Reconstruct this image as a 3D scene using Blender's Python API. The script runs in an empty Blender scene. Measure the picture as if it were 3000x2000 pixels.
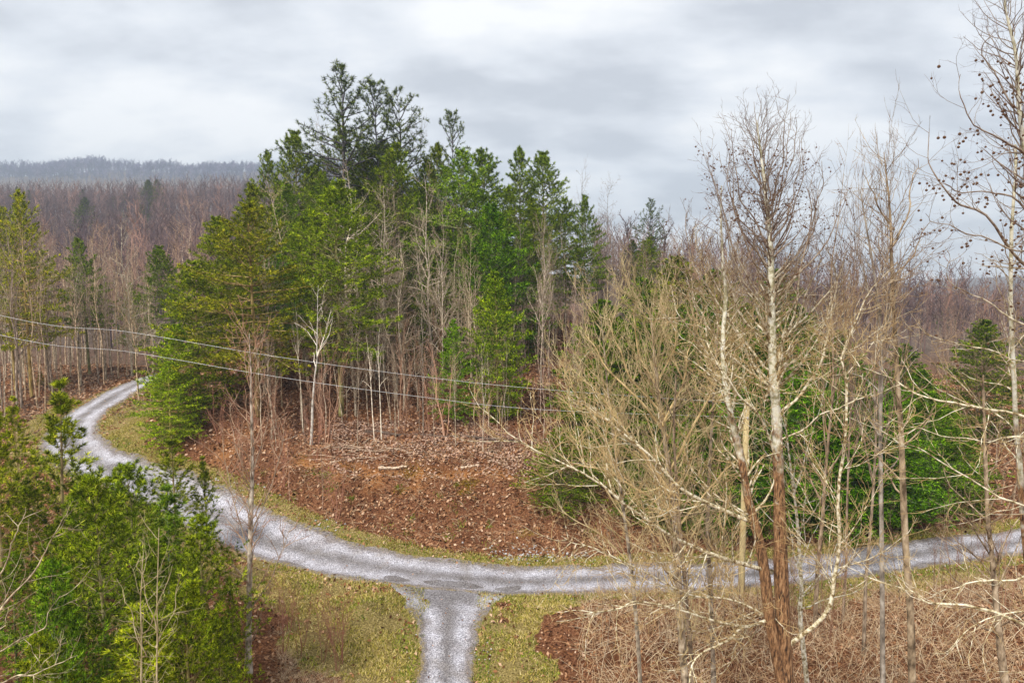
import bpy, math
import numpy as np
from mathutils import Vector

# ------------------------------------------------------------------ camera, world, sun, exposure
SC = bpy.context.scene
COL = SC.collection
CAMZ, FV = 18.0, 1568.0                    # eye height, focal length in units of a 2352 wide frame
PITCH = math.atan(144.0 / FV)
cam_d = bpy.data.cameras.new('camera')
cam = bpy.data.objects.new('camera', cam_d)
COL.objects.link(cam)
cam_d.sensor_width = 36.0
cam_d.lens = FV / 2352.0 * 36.0
cam_d.clip_end = 6000
cam_d.clip_start = 0.1
cam.location = (0, 0, CAMZ)
cam.rotation_euler = (math.pi / 2 - PITCH, 0, 0)
SC.camera = cam

SUN_EL, SUN_AZ = math.radians(50), math.radians(215)     # azimuth clockwise from +Y (behind, from the left)
SC.view_settings.view_transform = 'Standard'
SC.view_settings.look = 'None'
SC.view_settings.gamma = 1
SC.view_settings.use_curve_mapping = False
SC.view_settings.exposure = 0.82

W = bpy.data.worlds.new('World')
SC.world = W
W.use_nodes = True
nt = W.node_tree
nt.nodes.clear()
def nd(t, typ, **kw):
    n = t.nodes.new(typ)
    for k, v in kw.items():
        setattr(n, k, v)
    return n
L = nt.links.new
out = nd(nt, 'ShaderNodeOutputWorld')
bg = nd(nt, 'ShaderNodeBackground'); bg.inputs['Strength'].default_value = 0.1
L(bg.outputs[0], out.inputs[0])
sky = nd(nt, 'ShaderNodeTexSky', sky_type='NISHITA')
sky.sun_disc = False; sky.sun_elevation = SUN_EL; sky.sun_rotation = SUN_AZ
tc = nd(nt, 'ShaderNodeTexCoord')
sx = nd(nt, 'ShaderNodeSeparateXYZ'); L(tc.outputs['Generated'], sx.inputs[0])
za = nd(nt, 'ShaderNodeMath', operation='ABSOLUTE'); L(sx.outputs[2], za.inputs[0])
zb = nd(nt, 'ShaderNodeMath', operation='ADD'); L(za.outputs[0], zb.inputs[0]); zb.inputs[1].default_value = 0.32
dv = nd(nt, 'ShaderNodeVectorMath', operation='DIVIDE')
cz = nd(nt, 'ShaderNodeCombineXYZ')
for i in range(3): L(zb.outputs[0], cz.inputs[i])
L(tc.outputs['Generated'], dv.inputs[0]); L(cz.outputs[0], dv.inputs[1])
mp = nd(nt, 'ShaderNodeMapping'); L(dv.outputs[0], mp.inputs[0])
mp.inputs['Location'].default_value = (3.1, 7.7, 1.3)
mp.inputs['Scale'].default_value = (0.95, 1.45, 1.0)
mp.inputs['Rotation'].default_value = (0, 0, 0.15)
n1 = nd(nt, 'ShaderNodeTexNoise'); n1.inputs['Scale'].default_value = 2.1; n1.inputs['Detail'].default_value = 6; n1.inputs['Roughness'].default_value = 0.45
n1.inputs['Distortion'].default_value = 0.15
L(mp.outputs[0], n1.inputs['Vector'])
cr = nd(nt, 'ShaderNodeValToRGB')
e = cr.color_ramp.elements
e[0].position = 0.39; e[0].color = (0.475, 0.495, 0.535, 1)
e[1].position = 0.61; e[1].color = (0.84, 0.84, 0.84, 1)
m_ = cr.color_ramp.elements.new(0.50); m_.color = (0.66, 0.68, 0.715, 1)
n1b = nd(nt, 'ShaderNodeTexNoise'); n1b.inputs['Scale'].default_value = 5.5; n1b.inputs['Detail'].default_value = 6; n1b.inputs['Roughness'].default_value = 0.55; L(mp.outputs[0], n1b.inputs['Vector'])
nm = nd(nt, 'ShaderNodeMix', data_type='FLOAT'); nm.inputs[0].default_value = 0.3; L(n1.outputs['Fac'], nm.inputs[2]); L(n1b.outputs['Fac'], nm.inputs[3]); L(nm.outputs[0], cr.inputs[0])
sc_ = nd(nt, 'ShaderNodeVectorMath', operation='SCALE'); L(cr.outputs[0], sc_.inputs[0]); sc_.inputs['Scale'].default_value = 8.0
mx = nd(nt, 'ShaderNodeMix', data_type='RGBA'); mx.inputs['Factor'].default_value = 0.95
L(sky.outputs[0], mx.inputs['A']); L(sc_.outputs[0], mx.inputs['B'])
L(mx.outputs['Result'], bg.inputs['Color'])

sun_d = bpy.data.lights.new('sun', 'SUN')
sun_d.energy = 2.7; sun_d.angle = math.radians(12); sun_d.color = (1, 0.955, 0.88)
sun = bpy.data.objects.new('sun', sun_d); COL.objects.link(sun)
sdir = Vector((math.sin(SUN_AZ) * math.cos(SUN_EL), math.cos(SUN_AZ) * math.cos(SUN_EL), math.sin(SUN_EL)))
sun.rotation_euler = sdir.to_track_quat('Z', 'Y').to_euler()
sun.location = (0, -20, 60)

# ------------------------------------------------------------------ small maths
rng = np.random.default_rng(7)
def U(vx, vy, Y):
    """the place at ground distance Y that is seen at (vx, vy) of the 2352 wide photograph"""
    u, v = (vx - 1176) / FV, (784 - vy) / FV
    c, s = math.cos(PITCH), math.sin(PITCH)
    dy = c + v * s
    return np.array([u / dy * Y, Y, CAMZ + (v * c - s) / dy * Y])
def nrm(a): return a / np.maximum(np.linalg.norm(a, axis=-1, keepdims=True), 1e-9)
def sstep(a, b, x):
    t = np.clip((x - a) / (b - a), 0, 1); return t * t * (3 - 2 * t)
_tab = rng.random((256, 256))
def vnoise(x, y):
    xi, yi = np.floor(x).astype(int), np.floor(y).astype(int)
    fx, fy = x - xi, y - yi
    fx, fy = fx * fx * (3 - 2 * fx), fy * fy * (3 - 2 * fy)
    a = _tab[xi & 255, yi & 255]; b = _tab[(xi + 1) & 255, yi & 255]
    c = _tab[xi & 255, (yi + 1) & 255]; d = _tab[(xi + 1) & 255, (yi + 1) & 255]
    return (a * (1 - fx) + b * fx) * (1 - fy) + (c * (1 - fx) + d * fx) * fy - 0.5
def fbm(x, y, o=4):
    r, a = 0, 1.0
    for i in range(o):
        r = r + a * vnoise(x * 2 ** i + 17.3 * i, y * 2 ** i + 5.1 * i); a *= 0.5
    return r
def crom(pts, n):
    """smooth line through pts, n samples"""
    p = np.asarray(pts, float)
    if len(p) == 2:
        return p[0] + (p[1] - p[0]) * np.linspace(0, 1, n)[:, None]
    q = np.vstack([2 * p[0] - p[1], p, 2 * p[-1] - p[-2]])
    t = np.linspace(0, len(p) - 1 - 1e-6, n); i = t.astype(int); f = (t - i)[:, None]
    a, b, c, d = q[i], q[i + 1], q[i + 2], q[i + 3]
    return 0.5 * (2 * b + (c - a) * f + (2 * a - 5 * b + 4 * c - d) * f ** 2 + (3 * b - a - 3 * c + d) * f ** 3)

# ------------------------------------------------------------------ terrain
ROAD_V = [(2700, 1185, 49), (2352, 1245, 45.2), (2000, 1291, 42), (1700, 1320, 40.2), (1400, 1328, 39.8), (1050, 1325, 40), (800, 1288, 42), (600, 1238, 44.7),
          (500, 1192, 47), (400, 1138, 49.5), (290, 1092, 52.5), (188, 1046, 57), (160, 1000, 61.5), (200, 948, 66.5), (270, 905, 72.5), (345, 868, 79), (430, 846, 87), (520, 838, 98)]
SPUR_V = [(1045, 1320, 40.2), (1030, 1420, 34.6), (1025, 1568, 29), (1035, 1720, 24.5), (1045, 2000, 18)]
ctrl = [tuple(U(*p)) for p in ROAD_V] + [tuple(U(*p)) for p in SPUR_V[1:3]]
def cp(*a): ctrl.append(tuple(U(*a)))
def cw(*a): ctrl.append(a)
# behind the road: foot of the bank, its lip, the shelf, the wooded hill
for p in [(620, 1175, 47), (800, 1235, 44.6), (950, 1268, 43.2), (1150, 1285, 42.6), (1350, 1290, 42.4), (1700, 1270, 43.2), (2100, 1225, 46), (2400, 1190, 49),
          (540, 1040, 53), (700, 1062, 51), (900, 1085, 50), (1080, 1090, 49.5), (1230, 1100, 49.5), (1500, 1150, 49), (1900, 1150, 50),
          (500, 950, 60), (700, 1005, 57), (950, 1000, 57.5), (1200, 1010, 57), (1500, 1060, 57),
          (480, 860, 72), (700, 880, 69), (900, 890, 68), (1200, 900, 68), (1500, 960, 66), (1900, 1010, 64), (2350, 1010, 66),
          (600, 790, 83), (900, 785, 83), (1200, 790, 83), (1500, 860, 82), (1900, 900, 85),
          (700, 730, 100), (1000, 715, 100), (1250, 720, 100), (1500, 770, 105),
          (300, 985, 60.5), (340, 935, 65), (420, 905, 70)]: cp(*p)
# left of the road
for p in [(60, 990, 64), (-100, 960, 68), (100, 900, 78), (250, 850, 88), (-100, 880, 84), (60, 1160, 44), (150, 1240, 36), (0, 1300, 34), (-300, 1200, 42), (330, 1300, 36)]: cp(*p)
cw(-18, 22, 3.2); cw(-30, 20, 4); cw(-9, 24, 0.9); cw(-16, 10, 2); cw(0, 12, -0.8); cw(0, 0, -1.5); cw(10, 20, -0.3); cw(18, 12, -0.6); cw(30, 10, -0.5)
for p in [(700, 1500, 31), (860, 1400, 35), (1250, 1420, 34.4), (1500, 1450, 32.5), (1900, 1450, 32.2), (2300, 1420, 33), (2300, 1330, 38.5), (1900, 1370, 36.8), (1600, 1390, 36)]: cp(*p)
cw(45, 25, 1.0)
# beyond
for a in [(-60, 130, 9), (-120, 130, 8), (-20, 130, 15), (20, 130, 14), (45, 130, 11), (90, 130, 4), (160, 130, 0), (-10, 200, 20),
          (-120, 210, 14), (-240, 210, 14), (-180, 330, 38), (-60, 330, 34), (-330, 330, 38), (-180, 470, 64), (-330, 470, 63), (-520, 470, 64), (-80, 470, 60),
          (-20, 470, 45), (60, 250, 8), (130, 250, 0), (220, 250, -2), (130, 330, -14), (250, 420, -20), (40, 470, 10),
          (-300, 620, 60), (-900, 1250, 110), (-500, 1250, 110), (-200, 1250, 80), (-900, 1600, 268), (-1400, 1600, 268), (-550, 1600, 267), (-330, 1600, 250), (-100, 1600, 120), (-900, 1800, 200), (100, 1200, -10), (700, 1400, -6), (1300, 1400, 0), (400, 900, -40),
          (0, 1850, 0), (1300, 1900, 20), (-1300, 0, 10), (1300, 0, 0), (-1300, -150, 10), (0, -150, -4), (1300, -150, 0), (-200, 50, 8), (200, 50, 2), (-700, 400, 50), (800, 500, -20)]: cw(*a)
ctrl = np.array(ctrl)
def _ker(r2): return np.where(r2 > 1e-9, 0.5 * r2 * np.log(r2 + 1e-12), 0)
_sc = 50.0
def tps_fit(c, lam=1e-4):
    x = c[:, :2] / _sc; n = len(x)
    K = _ker(((x[:, None] - x[None]) ** 2).sum(-1)) + lam * np.eye(n)
    Pm = np.hstack([np.ones((n, 1)), x])
    A = np.block([[K, Pm], [Pm.T, np.zeros((3, 3))]])
    return np.linalg.solve(A, np.concatenate([c[:, 2], np.zeros(3)]))
_w = tps_fit(ctrl)
def tps(x, y):
    sh = np.shape(x); q = np.stack([np.ravel(x), np.ravel(y)], -1) / _sc; r = []
    cx = ctrl[:, :2] / _sc
    for i in range(0, len(q), 20000):
        b = q[i:i + 20000]
        r.append(_ker(((b[:, None] - cx[None]) ** 2).sum(-1)) @ _w[:-3] + _w[-3] + b @ _w[-2:])
    return np.concatenate(r).reshape(sh)
road_c = crom([U(*p)[:2] for p in ROAD_V], 420)
spur_c = crom([U(*p)[:2] for p in SPUR_V], 90)
def near(x, y, line):
    q = np.stack([np.ravel(x), np.ravel(y)], -1); o = np.full(len(q), 1e9)
    for i in range(0, len(q), 20000):
        b = q[i:i + 20000]
        o[i:i + 20000] = np.sqrt(((b[:, None] - line[None]) ** 2).sum(-1).min(1))
    return o.reshape(np.shape(x))
def rdist(x, y): return np.minimum(near(x, y, road_c[::3]), near(x, y, spur_c[::2]) + 0.5)
def axis(lo, hi, a, b, step, g=1.13):
    m = list(np.arange(a, b + 1e-6, step)); s = step
    while m[-1] < hi: s *= g; m.append(m[-1] + s)
    m[-1] = hi; s = step
    while m[0] > lo: s *= g; m.insert(0, m[0] - s)
    m[0] = lo
    return np.array(m)
GX, GY = axis(-1600, 1600, -42, 46, 0.5, 1.09), axis(-150, 2000, 17, 92, 0.5, 1.075)
GX = np.unique(np.round(np.concatenate([GX, np.arange(-22, 16, .25)]), 3)); GY = np.unique(np.round(np.concatenate([GY, np.arange(27, 57, .25)]), 3))
MX, MY = np.meshgrid(GX, GY)
MZ = tps(MX, MY)
_dist = np.where((np.abs(MX) < 90) & (MY < 130) & (MY > 5), 0, 1e3)
_k = _dist == 0
_dist[_k] = rdist(MX[_k], MY[_k])
rough = sstep(2.3, 5.0, _dist)
MZ = MZ + rough * (0.42 * fbm(MX / 2.6, MY / 2.6, 4) + 0.5 * fbm(MX / 1.1, MY / 1.1, 3) * (MY < 110)) - 0.05 * (1 - sstep(1.5, 2.6, _dist)) \
     + 5 * fbm(MX / 60, MY / 60, 3) * sstep(150, 300, MY)
# a small cut ledge along the lip of the bank
lip = crom([U(*p)[:2] for p in [(690, 1045, 51.5), (760, 1070, 51), (860, 1092, 50.4), (1000, 1095, 50.2), (1100, 1110, 49.8), (1200, 1125, 49.4)]], 60)
_dl = near(MX[_k], MY[_k], lip)
MZ[_k] -= 0.45 * np.exp(-(_dl / 0.55) ** 2)
def HF(x, y):
    x, y = np.asarray(x, float), np.asarray(y, float)
    i = np.clip(np.searchsorted(GX, x) - 1, 0, len(GX) - 2); j = np.clip(np.searchsorted(GY, y) - 1, 0, len(GY) - 2)
    fx = (x - GX[i]) / (GX[i + 1] - GX[i]); fy = (y - GY[j]) / (GY[j + 1] - GY[j])
    return (MZ[j, i] * (1 - fx) + MZ[j, i + 1] * fx) * (1 - fy) + (MZ[j + 1, i] * (1 - fx) + MZ[j + 1, i + 1] * fx) * fy
def G(vx, vy, y0=16):
    """the ground point seen at (vx, vy)"""
    Ys = np.concatenate([np.arange(y0, 130, 0.1), np.arange(130, 900, 2)])
    p = np.array([U(vx, vy, 1.0)])[0]
    X, Z = p[0] * Ys, CAMZ + (p[2] - CAMZ) * Ys
    h = HF(X, Ys); k = np.argmax(h > Z)
    return np.array([X[k], Ys[k], h[k]])

# ------------------------------------------------------------------ mesh helpers
def mesh(name, V, F, mats, smooth=True, mi=None):
    me = bpy.data.meshes.new(name)
    V = np.asarray(V, np.float32); me.vertices.add(len(V)); me.vertices.foreach_set('co', V.ravel())
    F = [np.asarray(f, np.int32) for f in F if len(f)]
    loops = np.concatenate([f.ravel() for f in F]); tot = np.concatenate([np.full(len(f), f.shape[1], np.int32) for f in F])
    me.loops.add(len(loops)); me.loops.foreach_set('vertex_index', loops)
    me.polygons.add(len(tot)); me.polygons.foreach_set('loop_start', np.concatenate([[0], np.cumsum(tot)[:-1]]).astype(np.int32))
    if smooth: me.polygons.foreach_set('use_smooth', np.ones(len(tot), bool))
    for m in (mats if isinstance(mats, (list, tuple)) else [mats]): me.materials.append(m)
    if mi is not None: me.polygons.foreach_set('material_index', mi)
    me.update(calc_edges=True)
    return me
def ob(name, data, parent=None, loc=None, **props):
    o = bpy.data.objects.new(name, data); COL.objects.link(o)
    if parent is not None: o.parent = parent
    if loc is not None: o.location = loc
    for k, v in props.items():
        if v: o[k] = v
    return o
def tubes(P, R, S=4):
    N, K, _ = P.shape
    T = nrm(np.gradient(P, axis=1)); M = nrm(P[:, -1] - P[:, 0])
    a = np.where(np.abs(M[:, 2:3]) < 0.8, [[0, 0, 1.0]], [[1.0, 0.1, 0]])[:, None]
    B1 = nrm(np.cross(T, np.broadcast_to(a, T.shape))); B2 = np.cross(T, B1)
    th = np.arange(S) * 2 * math.pi / S
    V = P[:, :, None] + R[:, :, None, None] * (np.cos(th)[:, None] * B1[:, :, None] + np.sin(th)[:, None] * B2[:, :, None])
    i = np.arange(N)[:, None, None] * K * S + np.arange(K - 1)[None, :, None] * S
    s = np.arange(S)[None, None]; s2 = (s + 1) % S
    F = np.stack(np.broadcast_arrays(i + s, i + s2, i + S + s2, i + S + s), -1).reshape(-1, 4)
    return V.reshape(-1, 3), F
class Acc:
    def __init__(s): s.V = []; s.F = {}; s.n = 0; s.m = {}
    def add(s, V, F, m=0):
        F = np.asarray(F); s.F.setdefault((F.shape[1], m), []).append(F + s.n); s.V.append(V); s.n += len(V)
    def tube(s, P, R, S=4, m=0): s.add(*tubes(np.asarray(P, float), np.asarray(R, float), S), m)
    def mesh(s, name, mats, smooth=True):
        ks = list(s.F); Fs = [np.concatenate(s.F[k]) for k in ks]
        mi = np.concatenate([np.full(len(f), k[1], np.int32) for f, k in zip(Fs, ks)])
        return mesh(name, np.concatenate(s.V), Fs, mats, smooth, mi)

# ------------------------------------------------------------------ materials
def mk(name):
    m = bpy.data.materials.new(name); m.use_nodes = True; t = m.node_tree; t.nodes.clear()
    o = nd(t, 'ShaderNodeOutputMaterial'); return m, t, o
def ramp(t, cols, pos=None):
    r = nd(t, 'ShaderNodeValToRGB'); e = r.color_ramp.elements
    pos = pos or [i / (len(cols) - 1) for i in range(len(cols))]
    e[0].position, e[0].color = pos[0], (*cols[0], 1); e[1].position, e[1].color = pos[-1], (*cols[-1], 1)
    for p, c in zip(pos[1:-1], cols[1:-1]):
        q = e.new(p); q.color = (*c, 1)
    return r
def noise(t, scale, detail=3, vec=None, rough=0.55):
    n = nd(t, 'ShaderNodeTexNoise'); n.inputs['Scale'].default_value = scale; n.inputs['Detail'].default_value = detail; n.inputs['Roughness'].default_value = rough
    if vec is not None: t.links.new(vec, n.inputs['Vector'])
    return n
def mulc(t, a, b):
    m = nd(t, 'ShaderNodeMix', data_type='RGBA', blend_type='MULTIPLY'); m.inputs['Factor'].default_value = 1
    t.links.new(a, m.inputs['A']); t.links.new(b, m.inputs['B']); return m.outputs['Result']
def mixc(t, f, a, b):
    m = nd(t, 'ShaderNodeMix', data_type='RGBA'); t.links.new(f, m.inputs['Factor'])
    t.links.new(a, m.inputs['A']); t.links.new(b, m.inputs['B']); return m.outputs['Result']
def bump(t, h, strength=0.4, dist=0.05):
    b = nd(t, 'ShaderNodeBump'); b.inputs['Strength'].default_value = strength; b.inputs['Distance'].default_value = dist
    t.links.new(h, b.inputs['Height']); return b.outputs[0]
def foliage(name, cols, trans=0.22, tint=True, pos=None, clump=2.6):
    m, t, o = mk(name); g = nd(t, 'ShaderNodeNewGeometry')
    r = ramp(t, cols, pos); t.links.new(g.outputs['Random Per Island'], r.inputs[0]); c = r.outputs[0]
    if tint:
        oi = nd(t, 'ShaderNodeObjectInfo'); c = mulc(t, c, oi.outputs['Color'])
        co = nd(t, 'ShaderNodeTexCoord')
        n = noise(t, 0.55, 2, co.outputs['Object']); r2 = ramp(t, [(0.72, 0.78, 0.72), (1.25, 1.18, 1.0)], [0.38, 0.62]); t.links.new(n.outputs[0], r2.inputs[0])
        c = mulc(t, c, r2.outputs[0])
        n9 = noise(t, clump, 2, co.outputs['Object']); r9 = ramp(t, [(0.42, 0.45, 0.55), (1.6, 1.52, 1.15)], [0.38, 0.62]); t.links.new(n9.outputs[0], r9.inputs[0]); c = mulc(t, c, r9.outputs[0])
    d = nd(t, 'ShaderNodeBsdfDiffuse'); t.links.new(c, d.inputs[0])
    tr = nd(t, 'ShaderNodeBsdfTranslucent'); t.links.new(c, tr.inputs[0])
    mx = nd(t, 'ShaderNodeMixShader'); mx.inputs[0].default_value = trans
    t.links.new(d.outputs[0], mx.inputs[1]); t.links.new(tr.outputs[0], mx.inputs[2]); t.links.new(mx.outputs[0], o.inputs[0])
    return m
def bark(name, cols, scale=6, stretch=0.3, pos=None, tint=True, bmp=0.5, young=None):
    m, t, o = mk(name); co = nd(t, 'ShaderNodeTexCoord')
    mp = nd(t, 'ShaderNodeMapping'); mp.inputs['Scale'].default_value = (1, 1, stretch); t.links.new(co.outputs['Object'], mp.inputs[0])
    n = noise(t, scale, 4, mp.outputs[0]); r = ramp(t, cols, pos); t.links.new(n.outputs[0], r.inputs[0]); c = r.outputs[0]
    if tint: oi = nd(t, 'ShaderNodeObjectInfo'); c = mulc(t, c, oi.outputs['Color'])
    if name == 'far_wood_bark':
        rr_ = ramp(t, [(.5, .47, .55), (.95, .92, .95), (1.75, 1.5, 1.25)], [0, .6, 1]); t.links.new(oi.outputs['Random'], rr_.inputs[0]); c = mulc(t, c, rr_.outputs[0])
    if young:      # young: backlit darkness of the upper crown, painted purple-brown by world height
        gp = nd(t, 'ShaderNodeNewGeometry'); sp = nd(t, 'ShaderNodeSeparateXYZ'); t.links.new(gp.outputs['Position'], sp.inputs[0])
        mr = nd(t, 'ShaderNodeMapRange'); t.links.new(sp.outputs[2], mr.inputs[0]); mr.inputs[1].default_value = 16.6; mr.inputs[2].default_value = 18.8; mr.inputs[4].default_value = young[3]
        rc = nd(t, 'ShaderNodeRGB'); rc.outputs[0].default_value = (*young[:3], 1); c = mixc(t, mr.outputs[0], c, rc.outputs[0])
    b = nd(t, 'ShaderNodeBsdfPrincipled'); b.inputs['Roughness'].default_value = 0.85; b.inputs['Specular IOR Level'].default_value = 0.2
    t.links.new(c, b.inputs['Base Color'])
    if bmp: t.links.new(bump(t, n.outputs[0], bmp, 0.03), b.inputs['Normal'])
    t.links.new(b.outputs[0], o.inputs[0]); return m
def sycamore_bark():
    m, t, o = mk('sycamore_bark'); co = nd(t, 'ShaderNodeNewGeometry')
    sp = nd(t, 'ShaderNodeSeparateXYZ'); t.links.new(co.outputs['Position'], sp.inputs[0])
    n = noise(t, 3.2, 3, co.outputs['Position'], 0.6)
    a = nd(t, 'ShaderNodeMath', operation='MULTIPLY_ADD'); t.links.new(n.outputs[0], a.inputs[0]); a.inputs[1].default_value = 7.5; a.inputs[2].default_value = -3.75
    b = nd(t, 'ShaderNodeMath', operation='ADD'); t.links.new(a.outputs[0], b.inputs[0]); t.links.new(sp.outputs[2], b.inputs[1])
    mr = nd(t, 'ShaderNodeMapRange'); t.links.new(b.outputs[0], mr.inputs[0]); mr.inputs[1].default_value = 13.6; mr.inputs[2].default_value = 15.2
    mq = nd(t, 'ShaderNodeMapping'); mq.inputs['Scale'].default_value = (1, 1, .22); t.links.new(co.outputs['Position'], mq.inputs[0])
    n2 = noise(t, 22, 5, mq.outputs[0], 0.75); r1 = ramp(t, [(0.02, 0.01, 0.006), (0.22, 0.105, 0.04), (0.50, 0.30, 0.15)], [0.38, 0.5, 0.66]); t.links.new(n2.outputs[0], r1.inputs[0])
    n3 = noise(t, 9, 3, co.outputs['Position']); r2 = ramp(t, [(0.30, 0.27, 0.15), (0.62, 0.58, 0.42), (0.74, 0.72, 0.62)], [0.38, 0.5, 0.66]); t.links.new(n3.outputs[0], r2.inputs[0])
    p = nd(t, 'ShaderNodeBsdfPrincipled'); p.inputs['Roughness'].default_value = 0.8
    t.links.new(mixc(t, mr.outputs[0], r1.outputs[0], r2.outputs[0]), p.inputs['Base Color'])
    t.links.new(bump(t, n2.outputs[0], 0.6, 0.03), p.inputs['Normal'])
    t.links.new(p.outputs[0], o.inputs[0]); return m
M = {}
M['syc_bark'] = sycamore_bark()
M['syc_limb'] = bark('pale_limb_bark', [(0.16, 0.11, 0.05), (0.46, 0.41, 0.27), (0.74, 0.71, 0.60)], 11, 1, [0.38, 0.48, 0.6], bmp=0.3, young=(.16, .10, .085, .75))  # young paints in the backlit look of limbs above the skyline
M['syc_twig'] = bark('tan_twig_bark', [(0.33, 0.22, 0.1), (0.62, 0.48, 0.26)], 3, 1, [0.35, 0.65], bmp=0, young=(.12, .07, .07, .9))  # young paints upper twigs dark, as if backlit by the bright sky
M['yel_twig'] = bark('yellow_twig_bark', [(0.33, 0.25, 0.12), (0.66, 0.55, 0.33)], 2, 1, [0.35, 0.65], bmp=0)
M['grey_bark'] = bark('grey_bark', [(0.10, 0.08, 0.06), (0.35, 0.30, 0.24), (0.60, 0.55, 0.47)], 6, 0.5, [0.35, 0.52, 0.68])
M['grey_twig'] = bark('grey_twig_bark', [(0.21, 0.155, 0.11), (0.42, 0.34, 0.26)], 1.5, 1, [0.35, 0.65], bmp=0)
M['pine_bark'] = bark('pine_bark', [(0.06, 0.045, 0.035), (0.2, 0.15, 0.12), (0.38, 0.34, 0.3)], 5, 0.25, [0.36, 0.5, 0.68])
M['white_bark'] = bark('white_bark', [(0.12, 0.10, 0.085), (0.5, 0.46, 0.4), (0.72, 0.69, 0.64)], 3, 0.8, [0.33, 0.43, 0.6])
M['red_twig'] = bark('reddish_twig_bark', [(0.22, 0.12, 0.085), (0.42, 0.27, 0.2)], 1.5, 1, [0.35, 0.65], bmp=0)
M['far_twig'] = bark('far_wood_bark', [(0.07, 0.055, 0.055), (0.27, 0.215, 0.2)], 0.2, 1, [0.35, 0.65], bmp=0)
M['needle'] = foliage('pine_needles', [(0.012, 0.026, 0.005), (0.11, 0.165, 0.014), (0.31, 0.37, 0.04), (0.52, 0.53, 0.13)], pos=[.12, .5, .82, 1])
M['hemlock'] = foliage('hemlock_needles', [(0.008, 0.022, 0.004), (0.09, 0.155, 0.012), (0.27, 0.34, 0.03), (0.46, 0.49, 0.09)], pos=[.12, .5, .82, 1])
M['seed'] = bark('seed_ball_skin', [(0.07, 0.035, 0.02), (0.2, 0.11, 0.06)], 60, 1, bmp=0.5)
M['pole'] = bark('weathered_pole_wood', [(0.38, 0.28, 0.12), (0.68, 0.56, 0.3)], 9, 0.08, tint=False)
M['cream'] = bark('porcelain', [(0.55, 0.52, 0.48), (0.6, 0.58, 0.55)], 9, 1, tint=False, bmp=0)
M['log'] = bark('dead_log_bark', [(0.1, 0.07, 0.05), (0.33, 0.26, 0.2), (0.55, 0.48, 0.4)], 7, 1, [0.35, 0.5, 0.68])
M['leaf'] = foliage('dead_leaves', [(0.03, 0.012, 0.006), (0.15, 0.06, 0.026), (0.31, 0.145, 0.065), (0.48, 0.27, 0.15), (0.68, 0.48, 0.33)], 0.1, False, [0, .3, .6, .86, 1])
M['pleaf'] = foliage('bleached_leaves', [(0.13, 0.06, 0.035), (0.36, 0.21, 0.14), (0.6, 0.43, 0.33)], 0.1, False)
M['straw'] = foliage('straw_grass', [(0.08, 0.09, 0.015), (0.38, 0.34, 0.05), (0.66, 0.52, 0.16), (0.82, 0.68, 0.34)], 0.3, False)
M['green'] = foliage('green_grass', [(0.05, 0.10, 0.01), (0.2, 0.28, 0.02), (0.42, 0.46, 0.05)], 0.3, False)
M['dry'] = foliage('dry_stems', [(0.2, 0.1, 0.055), (0.46, 0.28, 0.15), (0.68, 0.49, 0.29), (0.82, 0.68, 0.48)], 0.0, False)
M['stone'] = foliage('pale_stone', [(0.25, 0.24, 0.24), (0.5, 0.49, 0.48), (0.68, 0.66, 0.64)], 0.0, False)
M['moss'] = foliage('yellow_moss', [(0.20, 0.14, 0.01), (0.4, 0.28, 0.02)], 0.1, False)

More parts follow.
